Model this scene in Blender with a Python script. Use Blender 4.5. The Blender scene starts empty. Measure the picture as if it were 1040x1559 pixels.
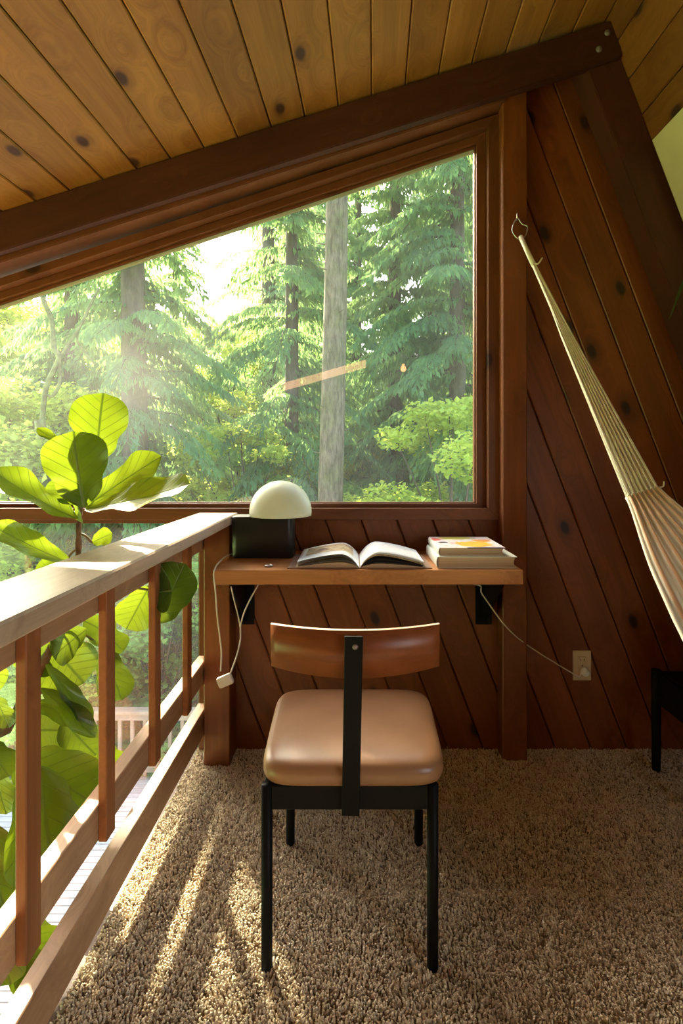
import bpy, bmesh, math, random
import numpy as np
from mathutils import Vector, Matrix, noise
random.seed(7); rng = np.random.default_rng(7)
SC = bpy.context.scene; COL = SC.collection
PI = math.pi
# ------------------------------------------------------------------ camera
F = 800.0; CX, CY, CZ = 538.0, 699.0, 1.12
cam_d = bpy.data.cameras.new('camera'); cam = bpy.data.objects.new('camera', cam_d); COL.objects.link(cam)
cam.location = (0, 0, CZ); cam.rotation_euler = (PI/2, 0, 0)
cam_d.sensor_fit = 'VERTICAL'; cam_d.sensor_height = 36.0; cam_d.lens = 36.0*F/1559.0
cam_d.shift_x = (520-CX)/1559.0; cam_d.shift_y = (CY-779.5)/1559.0
cam_d.clip_start = 0.05; cam_d.clip_end = 500
SC.camera = cam
# ------------------------------------------------------------------ world, sun, window fill lamps, exposure
SUN_AZ, SUN_EL = math.radians(28), math.radians(36)      # azimuth left of +Y
w = bpy.data.worlds.new('sky'); SC.world = w; w.use_nodes = True
nt = w.node_tree; nt.nodes.clear()
sky = nt.nodes.new('ShaderNodeTexSky'); sky.sky_type = 'NISHITA'; sky.sun_disc = False
sky.sun_elevation = SUN_EL; sky.sun_rotation = -SUN_AZ; sky.air_density = 1.2; sky.dust_density = 4.0; sky.ozone_density = 0.6
bg = nt.nodes.new('ShaderNodeBackground'); bg.inputs['Strength'].default_value = 1.5
wo = nt.nodes.new('ShaderNodeOutputWorld')
nt.links.new(sky.outputs[0], bg.inputs[0]); nt.links.new(bg.outputs[0], wo.inputs[0])
sd = bpy.data.lights.new('sun', 'SUN'); sd.energy = 44.0; sd.angle = math.radians(0.9); sd.color = (1.0, 0.86, 0.64)
sun = bpy.data.objects.new('sun', sd); COL.objects.link(sun)
sdir = Vector((-math.sin(SUN_AZ)*math.cos(SUN_EL), math.cos(SUN_AZ)*math.cos(SUN_EL), math.sin(SUN_EL)))
sun.rotation_euler = sdir.to_track_quat('Z', 'Y').to_euler()
sun.location = sdir*30
def area(name, loc, aim, sx, sy, e, col):
    d = bpy.data.lights.new(name, 'AREA'); d.shape = 'RECTANGLE'; d.size = sx; d.size_y = sy; d.energy = e; d.color = col
    o = bpy.data.objects.new(name, d); COL.objects.link(o); o.location = loc
    o.rotation_euler = Vector(aim).to_track_quat('-Z', 'Y').to_euler(); return o
# area lamps added at unseen windows to boost daylight indoors
area('side_window_fill', (1.60, -0.75, 1.17), (-1, 0.0, -1/2.63), 1.1, 0.95, 13, (1.0, 0.93, 0.80))
area('left_window_fill', (-3.83, -0.4, -0.75), (1, 0, 0.12), 3.6, 2.6, 26, (1.0, 0.92, 0.76))
SC.view_settings.view_transform = 'Standard'; SC.view_settings.look = 'None'
SC.view_settings.exposure = 0.0; SC.view_settings.gamma = 1.0; SC.view_settings.use_curve_mapping = False

# ------------------------------------------------------------------ helpers
def P(px, py, y): return Vector(((px-CX)*y/F, y, CZ-(py-CY)*y/F))
def link(name, verts, faces, mat, parent=None, smooth=False, uvs=None):
    me = bpy.data.meshes.new(name); me.from_pydata([tuple(v) for v in verts], [], faces)
    if mat: me.materials.append(mat)
    if smooth: me.shade_smooth()
    if uvs is not None:
        ul = me.uv_layers.new(name='UVMap')
        idx = np.empty(len(me.loops), dtype=np.int32); me.loops.foreach_get('vertex_index', idx)
        ul.data.foreach_set('uv', np.asarray(uvs, dtype=np.float32)[idx].ravel())
    o = bpy.data.objects.new(name, me); COL.objects.link(o)
    if parent: o.parent = parent
    return o
def thing(name, label, cat, loc=(0,0,0), group=None):
    o = bpy.data.objects.new(name, None); COL.objects.link(o); o.location = loc; o.empty_display_size = 0.05
    return tag(o, label, cat, group)
def tag(o, label, cat, group=None):
    o['label'] = label; o['category'] = cat
    if group: o['group'] = group
    return o
def struct(o): o['kind'] = 'structure'; return o
def stuff(o): o['kind'] = 'stuff'; return o
def sempty(name):
    o = bpy.data.objects.new(name, None); COL.objects.link(o); o['kind'] = 'structure'; return o
def frame_mat(origin, x, n):
    x = Vector(x).normalized(); n = Vector(n).normalized(); y = n.cross(x).normalized(); n = x.cross(y)
    M = Matrix((x, y, n)).transposed().to_4x4(); M.translation = Vector(origin); return M
def setm(o, M):
    if o.parent: o.matrix_local = Matrix.Translation(-o.parent.location) @ M if True else M
    else: o.matrix_local = M
    return o
def cbox(name, L, W, H, mat, parent=None, M=None, ch=0.002, smooth=False):
    """box centred on local origin, edges chamfered, local X along the length"""
    bm = bmesh.new(); bmesh.ops.create_cube(bm, size=1.0)
    for v in bm.verts: v.co = Vector((v.co.x*L, v.co.y*W, v.co.z*H))
    if ch > 0: bmesh.ops.bevel(bm, geom=bm.edges[:], offset=ch, segments=1 if not smooth else 3, affect='EDGES', profile=0.5)
    me = bpy.data.meshes.new(name); bm.to_mesh(me); bm.free(); me.materials.append(mat)
    if smooth: me.shade_smooth()
    o = bpy.data.objects.new(name, me); COL.objects.link(o)
    if parent: o.parent = parent
    if M is not None: setm(o, M)
    return o
def box(name, x0, x1, y0, y1, z0, z1, mat, parent=None, ch=0.002, axis='X', smooth=False):
    c = ((x0+x1)/2, (y0+y1)/2, (z0+z1)/2); dx, dy, dz = abs(x1-x0), abs(y1-y0), abs(z1-z0)
    if axis == 'X': return cbox(name, dx, dy, dz, mat, parent, frame_mat(c, (1,0,0), (0,0,1)), ch, smooth)
    if axis == 'Y': return cbox(name, dy, dx, dz, mat, parent, frame_mat(c, (0,1,0), (0,0,1)), ch, smooth)
    return cbox(name, dz, dy, dx, mat, parent, frame_mat(c, (0,0,1), (1,0,0)), ch, smooth)
def clip(poly, a, b, c):
    """keep a*x+b*y<=c"""
    out = []
    for i in range(len(poly)):
        p, q = poly[i], poly[(i+1) % len(poly)]
        dp, dq = a*p[0]+b*p[1]-c, a*q[0]+b*q[1]-c
        if dp <= 1e-9: out.append(p)
        if (dp < -1e-9 and dq > 1e-9) or (dp > 1e-9 and dq < -1e-9):
            t = dp/(dp-dq); out.append((p[0]+t*(q[0]-p[0]), p[1]+t*(q[1]-p[1])))
    r = []
    for p in out:
        if not r or (abs(p[0]-r[-1][0])+abs(p[1]-r[-1][1])) > 1e-5: r.append(p)
    if len(r) > 1 and (abs(r[0][0]-r[-1][0])+abs(r[0][1]-r[-1][1])) < 1e-5: r.pop()
    return r
def parea(p): return 0.5*sum(p[i][0]*p[(i+1)%len(p)][1]-p[(i+1)%len(p)][0]*p[i][1] for i in range(len(p)))
def inset(poly, d):
    if parea(poly) < 0: poly = poly[::-1]
    out = poly[:]
    for i in range(len(poly)):
        p, q = poly[i], poly[(i+1)%len(poly)]
        ex, ey = q[0]-p[0], q[1]-p[1]; l = math.hypot(ex, ey)
        if l < 1e-7: continue
        nx, ny = ey/l, -ex/l
        out = clip(out, nx, ny, nx*p[0]+ny*p[1]-d)
        if len(out) < 3: return []
    return out
def plank(name, poly, M, th, mat, parent, ch=0.004, gap=0.0016):
    """poly (u along, v across) is the visible face; local +Z faces the viewer, thickness goes to -Z"""
    if len(poly) < 3 or abs(parea(poly)) < 2e-4: return None
    outer = inset(poly, gap)
    if len(outer) < 3: return None
    inner = inset(outer, ch)
    if len(inner) < 3: return None
    n = len(outer); m = len(inner)
    V = [(u, v, -th) for u, v in outer]+[(u, v, -ch) for u, v in outer]
    Fc = [tuple(range(n))[::-1]]
    for i in range(n): j = (i+1)%n; Fc.append((i, j, n+j, n+i))
    V += [(u, v, 0) for u, v in inner]
    if m == n:
        for i in range(n): j = (i+1)%n; Fc.append((n+i, n+j, 2*n+j, 2*n+i))
    Fc.append(tuple(range(2*n, 2*n+m)))
    o = link(name, V, Fc, mat, parent); setm(o, M); return o
def tube_data(pts, r, seg=8, cap=True, radii=None):
    pts = [Vector(p) for p in pts]; V = []; Fc = []; prev = None
    for i, p in enumerate(pts):
        t = (pts[min(i+1, len(pts)-1)]-pts[max(i-1, 0)]).normalized()
        if prev is None:
            a = Vector((0,0,1)) if abs(t.z) < 0.9 else Vector((1,0,0)); nrm = t.cross(a).normalized()
        else: nrm = (prev - t*prev.dot(t)).normalized()
        prev = nrm; b = t.cross(nrm); rr = radii[i] if radii else r
        for k in range(seg):
            an = 2*PI*k/seg; V.append(p+nrm*math.cos(an)*rr+b*math.sin(an)*rr)
    for i in range(len(pts)-1):
        for k in range(seg):
            k2 = (k+1)%seg; Fc.append((i*seg+k, i*seg+k2, (i+1)*seg+k2, (i+1)*seg+k))
    if cap: Fc.append(tuple(range(seg))[::-1]); Fc.append(tuple(range((len(pts)-1)*seg, len(pts)*seg)))
    return V, Fc
def spline(pts, n=8):
    pts = [Vector(p) for p in pts]; out = []
    for i in range(len(pts)-1):
        p0 = pts[max(i-1,0)]; p1 = pts[i]; p2 = pts[i+1]; p3 = pts[min(i+2, len(pts)-1)]
        for k in range(n):
            t = k/n
            out.append(0.5*((2*p1)+(p2-p0)*t+(2*p0-5*p1+4*p2-p3)*t*t+(3*p1-p0-3*p2+p3)*t**3))
    out.append(pts[-1]); return out
def merge(parts):
    V = []; Fc = []
    for v, f in parts:
        b = len(V); V += list(v); Fc += [tuple(i+b for i in q) for q in f]
    return V, Fc
def tube(name, pts, r, mat, parent=None, seg=8, radii=None, sm=True):
    V, Fc = tube_data(pts, r, seg, True, radii); 
    if parent: V = [v-parent.location for v in V]
    return link(name, V, Fc, mat, parent, sm)
def lathe(name, prof, mat, parent=None, loc=(0,0,0), seg=32, sm=True, M=None):
    V = []; Fc = []
    for r, z in prof:
        for k in range(seg): a = 2*PI*k/seg; V.append((r*math.cos(a), r*math.sin(a), z))
    for i in range(len(prof)-1):
        for k in range(seg): k2 = (k+1)%seg; Fc.append((i*seg+k, i*seg+k2, (i+1)*seg+k2, (i+1)*seg+k))
    if prof[0][0] > 1e-4: Fc.append(tuple(range(seg))[::-1])
    if prof[-1][0] > 1e-4: Fc.append(tuple(range((len(prof)-1)*seg, len(prof)*seg)))
    o = link(name, V, Fc, mat, parent, sm)
    setm(o, M if M is not None else Matrix.Translation(loc)); return o

# ------------------------------------------------------------------ materials
def newmat(name):
    m = bpy.data.materials.new(name); m.use_nodes = True; n = m.node_tree; n.nodes.clear()
    out = n.nodes.new('ShaderNodeOutputMaterial'); return m, n, out
def N(n, t, **kw):
    x = n.nodes.new(t)
    for k, v in kw.items():
        if k.startswith('_'): x.inputs[k[1:]].default_value = v
        else: setattr(x, k, v)
    return x
def ramp(n, stops, interp='LINEAR'):
    r = n.nodes.new('ShaderNodeValToRGB'); e = r.color_ramp.elements; r.color_ramp.interpolation = interp
    e[0].position, e[0].color = stops[0][0], (*stops[0][1], 1)
    e[1].position, e[1].color = stops[-1][0], (*stops[-1][1], 1)
    for p, c in stops[1:-1]: q = e.new(p); q.color = (*c, 1)
    return r
def mixc(n, fac, a, b, mode='MIX'):
    m = n.nodes.new('ShaderNodeMix'); m.data_type = 'RGBA'; m.blend_type = mode
    for s, v in ((0, fac), (6, a), (7, b)):
        if hasattr(v, 'is_output'): n.links.new(v, m.inputs[s])
        elif s == 0: m.inputs[0].default_value = v
        else: m.inputs[s].default_value = (*v, 1)
    return m.outputs[2]
def wood(name, light, mid, dark, rough=0.45, knots=0.5, grain=1.0, knotcol=(0.03,0.012,0.006), bump=0.15, spec=0.4, vary=0.25):
    m, n, out = newmat(name); L = n.links.new
    tc = N(n, 'ShaderNodeTexCoord'); oi = N(n, 'ShaderNodeObjectInfo')
    off = N(n, 'ShaderNodeVectorMath', operation='SCALE'); off.inputs[0].default_value = (37.0, 19.0, 11.0); L(oi.outputs['Random'], off.inputs['Scale'])
    add = N(n, 'ShaderNodeVectorMath', operation='ADD'); L(tc.outputs['Object'], add.inputs[0]); L(off.outputs[0], add.inputs[1])
    # knots
    km = N(n, 'ShaderNodeMapping'); km.inputs['Scale'].default_value = (4.2, 7.5, 7.5); L(add.outputs[0], km.inputs[0])
    vo = N(n, 'ShaderNodeTexVoronoi', _Scale=1.0); vo.feature = 'F1'; vo.voronoi_dimensions = '2D'; L(km.outputs[0], vo.inputs['Vector'])
    kd = N(n, 'ShaderNodeMapRange'); kd.inputs[1].default_value = 0.0; kd.inputs[2].default_value = 0.45; kd.inputs[3].default_value = 1; kd.inputs[4].default_value = 0; L(vo.outputs['Distance'], kd.inputs[0])
    # grain vector, bent by knots
    gm = N(n, 'ShaderNodeMapping'); gm.inputs['Scale'].default_value = (1.2*grain, 26*grain, 26*grain); L(add.outputs[0], gm.inputs[0])
    bend = N(n, 'ShaderNodeVectorMath', operation='SCALE'); bend.inputs[0].default_value = (0.2, 2.2, 1.2); L(kd.outputs[0], bend.inputs['Scale'])
    ga = N(n, 'ShaderNodeVectorMath', operation='ADD'); L(gm.outputs[0], ga.inputs[0]); L(bend.outputs[0], ga.inputs[1])
    n1 = N(n, 'ShaderNodeTexNoise', _Scale=0.55, _Detail=4.0, _Roughness=0.6, _Distortion=0.7); L(ga.outputs[0], n1.inputs['Vector'])
    n2 = N(n, 'ShaderNodeTexNoise', _Scale=3.2, _Detail=5.0, _Roughness=0.7); L(ga.outputs[0], n2.inputs['Vector'])
    n3 = N(n, 'ShaderNodeTexNoise', _Scale=2.3, _Detail=2.0); L(add.outputs[0], n3.inputs['Vector'])
    r1 = ramp(n, [(0.28, dark), (0.5, mid), (0.72, light)]); L(n1.outputs['Fac'], r1.inputs[0])
    c = mixc(n, 0.30, r1.outputs[0], mid)
    r2 = ramp(n, [(0.3, (0.62,0.62,0.62)), (0.62, (1.08,1.08,1.08))]); L(n2.outputs['Fac'], r2.inputs[0])
    c = mixc(n, 0.55, c, r2.outputs[0], 'MULTIPLY')
    r3 = ramp(n, [(0.3, (0.75,0.72,0.7)), (0.7, (1.12,1.12,1.12))]); L(n3.outputs['Fac'], r3.inputs[0])
    c = mixc(n, 0.7, c, r3.outputs[0], 'MULTIPLY')
    rv = ramp(n, [(0, (1-vary,)*3), (1, (1+vary,)*3)]); L(oi.outputs['Random'], rv.inputs[0])
    c = mixc(n, 1.0, c, rv.outputs[0], 'MULTIPLY')
    if knots > 0:
        # only some cells own a knot
        sel = N(n, 'ShaderNodeMath', operation='GREATER_THAN'); sel.inputs[1].default_value = 1-knots
        sx = N(n, 'ShaderNodeSeparateColor'); L(vo.outputs['Color'], sx.inputs[0]); L(sx.outputs[0], sel.inputs[0])
        kr = ramp(n, [(0.0, (1,1,1)), (0.085, (1,1,1)), (0.15, (0.25,)*3), (0.30, (0,0,0))]); L(vo.outputs['Distance'], kr.inputs[0])
        kf = N(n, 'ShaderNodeMath', operation='MULTIPLY'); L(kr.outputs[0], kf.inputs[0]); L(sel.outputs[0], kf.inputs[1])
        c = mixc(n, kf.outputs[0], c, knotcol)
    b = N(n, 'ShaderNodeBsdfPrincipled', _Roughness=rough); b.inputs['Specular IOR Level'].default_value = spec
    L(c, b.inputs['Base Color'])
    bp = N(n, 'ShaderNodeBump', _Strength=bump, _Distance=0.002); L(n2.outputs['Fac'], bp.inputs['Height']); L(bp.outputs[0], b.inputs['Normal'])
    L(b.outputs[0], out.inputs[0]); return m
def plain(name, col, rough=0.5, metal=0.0, spec=0.5, noise_amt=0.0, nscale=40.0, bump=0.0, coat=0.0):
    m, n, out = newmat(name); L = n.links.new
    b = N(n, 'ShaderNodeBsdfPrincipled', _Roughness=rough, _Metallic=metal); b.inputs['Specular IOR Level'].default_value = spec
    b.inputs['Base Color'].default_value = (*col, 1); b.inputs['Coat Weight'].default_value = coat
    tc = N(n, 'ShaderNodeTexCoord'); nz = N(n, 'ShaderNodeTexNoise', _Scale=nscale, _Detail=4.0); L(tc.outputs['Object'], nz.inputs['Vector'])
    r = ramp(n, [(0.3, tuple(x*(1-noise_amt) for x in col)), (0.7, tuple(min(1, x*(1+noise_amt)) for x in col))]); L(nz.outputs['Fac'], r.inputs[0]); L(r.outputs[0], b.inputs['Base Color'])
    if bump > 0:
        bp = N(n, 'ShaderNodeBump', _Strength=bump, _Distance=0.001); L(nz.outputs['Fac'], bp.inputs['Height']); L(bp.outputs[0], b.inputs['Normal'])
    L(b.outputs[0], out.inputs[0]); return m
def foliage(name, c0, c1, c2, trans=0.5, tcol=None, scale=0.6, rough=0.6, spec=0.2):
    m, n, out = newmat(name); L = n.links.new
    tc = N(n, 'ShaderNodeTexCoord'); oi = N(n, 'ShaderNodeObjectInfo')
    off = N(n, 'ShaderNodeVectorMath', operation='SCALE'); off.inputs[0].default_value = (13.0, 7.0, 5.0); L(oi.outputs['Random'], off.inputs['Scale'])
    add = N(n, 'ShaderNodeVectorMath', operation='ADD'); L(tc.outputs['Object'], add.inputs[0]); L(off.outputs[0], add.inputs[1])
    nz = N(n, 'ShaderNodeTexNoise', _Scale=scale, _Detail=5.0, _Roughness=0.7); L(add.outputs[0], nz.inputs['Vector'])
    r = ramp(n, [(0.3, c0), (0.5, c1), (0.7, c2)]); L(nz.outputs['Fac'], r.inputs[0])
    b = N(n, 'ShaderNodeBsdfPrincipled', _Roughness=rough); b.inputs['Specular IOR Level'].default_value = spec
    L(r.outputs[0], b.inputs['Base Color'])
    t = N(n, 'ShaderNodeBsdfTranslucent')
    if tcol: L(mixc(n, 0.6, r.outputs[0], tcol), t.inputs[0])
    else: L(r.outputs[0], t.inputs[0])
    mx = N(n, 'ShaderNodeMixShader'); mx.inputs[0].default_value = trans
    L(b.outputs[0], mx.inputs[1]); L(t.outputs[0], mx.inputs[2]); L(mx.outputs[0], out.inputs[0]); return m

W_CEIL = wood('ceiling_pine', (0.43,0.208,0.042), (0.355,0.162,0.031), (0.235,0.092,0.019), 0.42, 0.22, knotcol=(0.06,0.022,0.012), vary=0.14)
W_WALL = wood('wall_cedar', (0.27,0.082,0.015), (0.215,0.061,0.011), (0.13,0.034,0.008), 0.42, 0.26, vary=0.14)
W_STEEP = wood('steep_pine_shaded', (0.24,0.095,0.020), (0.19,0.068,0.014), (0.12,0.038,0.009), 0.42, 0.35, knotcol=(0.04,0.015,0.008), vary=0.14)  # darker copy of the ceiling pine, shade on this slope put into the colour
W_BEAM = wood('beam_cedar', (0.10,0.031,0.014), (0.08,0.023,0.010), (0.056,0.015,0.007), 0.55, 0.0, vary=0.06)
W_POST = wood('post_cedar', (0.26,0.076,0.017), (0.20,0.057,0.012), (0.135,0.035,0.009), 0.45, 0.05, vary=0.08)
W_FRAME = wood('window_frame_wood', (0.21,0.078,0.027), (0.165,0.057,0.019), (0.115,0.036,0.012), 0.4, 0.05, vary=0.08)
W_RAIL = wood('rail_wood', (0.56,0.35,0.20), (0.47,0.28,0.15), (0.34,0.18,0.095), 0.5, 0.12, vary=0.10)
W_CAP = wood('rail_cap_wood', (0.74,0.60,0.45), (0.64,0.49,0.35), (0.48,0.33,0.22), 0.36, 0.10, bump=0.3, vary=0.05)
W_BAL = wood('baluster_wood', (0.42,0.165,0.055), (0.33,0.118,0.036), (0.18,0.056,0.018), 0.5, 0.05, vary=0.12)
W_SHELF = wood('shelf_wood', (0.56,0.27,0.10), (0.50,0.22,0.075), (0.40,0.16,0.05), 0.35, 0.0, grain=0.8, vary=0.0)
W_PLY = wood('chair_veneer', (0.33,0.10,0.027), (0.27,0.075,0.019), (0.19,0.05,0.013), 0.35, 0.0, vary=0.0)
W_PLYLIT = plain('chair_edge_lit', (0.75,0.55,0.42), 0.4)  # pale top edge of the backrest: window light put into its colour
W_DRAIL = wood('deck_rail_wood', (0.62,0.45,0.32), (0.52,0.36,0.25), (0.40,0.27,0.18), 0.7, 0.05, vary=0.1)
W_DECK = wood('deck_wood', (0.66,0.62,0.57), (0.60,0.55,0.49), (0.48,0.43,0.37), 0.8, 0.05, vary=0.10)
M_BLACK = plain('black_metal', (0.006,0.006,0.006), 0.5, 0.0, 0.12, 0.1, 200)
M_BLACKB = plain('black_lamp_base', (0.012,0.014,0.013), 0.38, 0, 0.5)
M_STEEL = plain('steel', (0.55,0.53,0.50), 0.3, 1.0)
M_BOLT = plain('aged_bolt', (0.20,0.16,0.15), 0.5, 0.2)
M_CORD = plain('white_cord', (0.72,0.68,0.60), 0.5)
M_PLATE = plain('outlet_ivory', (0.62,0.50,0.30), 0.4)
M_WHITEP = plain('white_plastic', (0.80,0.78,0.70), 0.35)
M_DARKH = plain('dark_slot', (0.02,0.015,0.01), 0.6)
M_LEATHER = None

def leather():
    m, n, out = newmat('tan_leather'); L = n.links.new
    tc = N(n, 'ShaderNodeTexCoord'); nz = N(n, 'ShaderNodeTexNoise', _Scale=9.0, _Detail=5.0); L(tc.outputs['Object'], nz.inputs['Vector'])
    r = ramp(n, [(0.3, (0.27,0.130,0.055)), (0.7, (0.345,0.172,0.078))]); L(nz.outputs['Fac'], r.inputs[0])
    v = N(n, 'ShaderNodeTexVoronoi', _Scale=420.0); v.feature = 'DISTANCE_TO_EDGE'; L(tc.outputs['Object'], v.inputs['Vector'])
    b = N(n, 'ShaderNodeBsdfPrincipled', _Roughness=0.36); b.inputs['Specular IOR Level'].default_value = 0.6; L(r.outputs[0], b.inputs['Base Color'])
    bp = N(n, 'ShaderNodeBump', _Strength=0.12, _Distance=0.0004); L(v.outputs['Distance'], bp.inputs['Height']); L(bp.outputs[0], b.inputs['Normal'])
    L(b.outputs[0], out.inputs[0]); return m
M_LEATHER = leather()
def opal():
    m, n, out = newmat('opal_glass'); L = n.links.new
    b = N(n, 'ShaderNodeBsdfPrincipled', _Roughness=0.28); b.inputs['Base Color'].default_value = (0.90,0.93,0.80,1); b.inputs['Specular IOR Level'].default_value = 0.5
    t = N(n, 'ShaderNodeBsdfTranslucent'); t.inputs[0].default_value = (0.95,0.97,0.86,1)
    mx = N(n, 'ShaderNodeMixShader'); mx.inputs[0].default_value = 0.55; L(b.outputs[0], mx.inputs[1]); L(t.outputs[0], mx.inputs[2]); L(mx.outputs[0], out.inputs[0]); return m
M_OPAL = opal()
def glass():
    m, n, out = newmat('window_glass'); L = n.links.new
    tr = N(n, 'ShaderNodeBsdfTransparent'); tr.inputs[0].default_value = (0.965,0.985,0.97,1)
    gl = N(n, 'ShaderNodeBsdfGlossy', _Roughness=0.0); gl.inputs[0].default_value = (1,1,1,1)
    fr = N(n, 'ShaderNodeFresnel', _IOR=1.5); ge = N(n, 'ShaderNodeNewGeometry')
    ir = N(n, 'ShaderNodeMapRange'); ir.inputs[3].default_value = 1.5; ir.inputs[4].default_value = 1/1.5; L(ge.outputs['Backfacing'], ir.inputs[0]); L(ir.outputs[0], fr.inputs['IOR'])
    mx = N(n, 'ShaderNodeMixShader'); L(fr.outputs[0], mx.inputs[0]); L(tr.outputs[0], mx.inputs[1]); L(gl.outputs[0], mx.inputs[2])
    # thin dust film, also standing in for forest haze and veil glare
    du = N(n, 'ShaderNodeBsdfTranslucent'); du.inputs[0].default_value = (0.95,0.97,0.93,1)
    tc = N(n, 'ShaderNodeTexCoord'); nz = N(n, 'ShaderNodeTexNoise', _Scale=3.0, _Detail=6.0); L(tc.outputs['Object'], nz.inputs['Vector'])
    mr = N(n, 'ShaderNodeMapRange'); mr.inputs[1].default_value = 0.3; mr.inputs[2].default_value = 0.75; mr.inputs[3].default_value = 0.008; mr.inputs[4].default_value = 0.022; L(nz.outputs['Fac'], mr.inputs[0])
    m2 = N(n, 'ShaderNodeMixShader'); L(mr.outputs[0], m2.inputs[0]); L(mx.outputs[0], m2.inputs[1]); L(du.outputs[0], m2.inputs[2])
    L(m2.outputs[0], out.inputs[0]); return m
M_GLASS = glass()

# ------------------------------------------------------------------ SETTING: floor
XE, XR, YB, YF, ZL = -0.596, 1.955, 2.018, -2.35, -3.08
M_PAD = plain('carpet_backing', (0.20,0.135,0.08), 0.95, 0, 0.1, 0.3, 120, 0.3)
fl = struct(box('floor', XE, XR, YF, YB+0.02, -0.28, 0.0, M_PAD, ch=0))
# shag carpet: one tile of tufts, laid over the floor with geometry nodes
def carpet():
    T = 0.32; sp = 0.0050; n = int(T/sp); V = []; Fc = []; C = []
    pal = [(0.72,0.62,0.46), (0.62,0.52,0.37), (0.82,0.74,0.58), (0.46,0.36,0.25), (0.68,0.60,0.46), (0.32,0.235,0.16)]
    wts = [0.30, 0.24, 0.18, 0.11, 0.12, 0.05]
    for i in range(n):
        for j in range(n):
            x = (i+0.5+random.uniform(-.5,.5))*T/n; y = (j+0.5+random.uniform(-.5,.5))*T/n
            clump = noise.noise((x*60, y*60, 3.1)); lean = 0.0005+0.0026*random.random()
            ang = 6.28*noise.noise((x*22, y*22, 0.7))*1.4+random.uniform(-1.2,1.2)
            h = 0.0080+0.0065*clump+random.uniform(-.0015,.0018); r = random.uniform(0.0019,0.0030); a0 = random.uniform(0,6.28)
            dx, dy = math.cos(ang)*lean, math.sin(ang)*lean; b = len(V)
            for t, rr in ((0, r*0.9), (0.7, r*1.15), (1.0, r*0.7)):
                ox, oy = dx*t*t*1.2, dy*t*t*1.2
                for k in range(3):
                    aa = a0+2*PI*k/3+t*1.2; V.append((x+ox+math.cos(aa)*rr, y+oy+math.sin(aa)*rr, h*t))
            for s in range(2):
                for k in range(3): k2 = (k+1)%3; Fc.append((b+s*3+k, b+s*3+k2, b+s*3+3+k2, b+s*3+3+k))
            Fc.append((b+6, b+7, b+8)); c = random.choices(pal, wts)[0]; C += [c]*9
    me = bpy.data.meshes.new('carpet_tile'); me.from_pydata(V, [], Fc)
    a = me.color_attributes.new('yarn', 'FLOAT_COLOR', 'POINT')
    a.data.foreach_set('color', np.array([(*c, 1) for c in C], dtype=np.float32).ravel())
    m, nn, out = newmat('carpet_yarn'); at = N(nn, 'ShaderNodeAttribute', attribute_name='yarn'); b = N(nn, 'ShaderNodeBsdfPrincipled', _Roughness=0.9)
    b.inputs['Specular IOR Level'].default_value = 0.1; nn.links.new(at.outputs['Color'], b.inputs['Base Color']); nn.links.new(b.outputs[0], out.inputs[0])
    me.materials.append(m)
    tile = bpy.data.objects.new('carpet_tile_source', me)      # not linked to the scene; only the geometry source
    nx = int((XR-XE)/T)+0; ny = int((YB-YF)/T)+0
    sx = (XR-XE)/nx/T; sy = (YB-YF)/ny/T
    pts = [(XE+(i+0.5)*T*sx, YF+(j+0.5)*T*sy, 0.0) for i in range(nx) for j in range(ny)]
    pm = bpy.data.meshes.new('carpet_pile'); pm.from_pydata(pts, [], [])
    ra = pm.attributes.new('turn', 'INT', 'POINT'); ra.data.foreach_set('value', [random.randrange(4) for _ in pts])
    o = bpy.data.objects.new('carpet_pile', pm); COL.objects.link(o)
    # centre the tile on its origin
    me.transform(Matrix.Translation((-T/2, -T/2, 0)))
    g = bpy.data.node_groups.new('lay_tiles', 'GeometryNodeTree')
    g.interface.new_socket('Geometry', in_out='INPUT', socket_type='NodeSocketGeometry'); g.interface.new_socket('Geometry', in_out='OUTPUT', socket_type='NodeSocketGeometry')
    gi = g.nodes.new('NodeGroupInput'); go = g.nodes.new('NodeGroupOutput'); ip = g.nodes.new('GeometryNodeInstanceOnPoints')
    ob = g.nodes.new('GeometryNodeObjectInfo'); ob.inputs['Object'].default_value = tile
    na = g.nodes.new('GeometryNodeInputNamedAttribute'); na.data_type = 'INT'; na.inputs[0].default_value = 'turn'
    mu = g.nodes.new('ShaderNodeMath'); mu.operation = 'MULTIPLY'; mu.inputs[1].default_value = PI/2
    cx = g.nodes.new('ShaderNodeCombineXYZ'); 
    for l in ((na.outputs[0], mu.inputs[0]), (mu.outputs[0], cx.inputs['Z']), (cx.outputs[0], ip.inputs['Rotation']), (gi.outputs[0], ip.inputs['Points']), (ob.outputs['Geometry'], ip.inputs['Instance']), (ip.outputs[0], go.inputs[0])): g.links.new(*l)
    ip.inputs['Scale'].default_value = (max(sx, sy)*1.003,)*2+(1,)
    md = o.modifiers.new('pile', 'NODES'); md.node_group = g
    tag(stuff(o), 'speckled beige and brown shag carpet pile covering the loft floor', 'carpet')
carpet()
struct(box('trim_1', XE-0.018, XE, YF, YB, -0.28, -0.002, W_BEAM, axis='Y'))           # fascia on the loft edge

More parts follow.
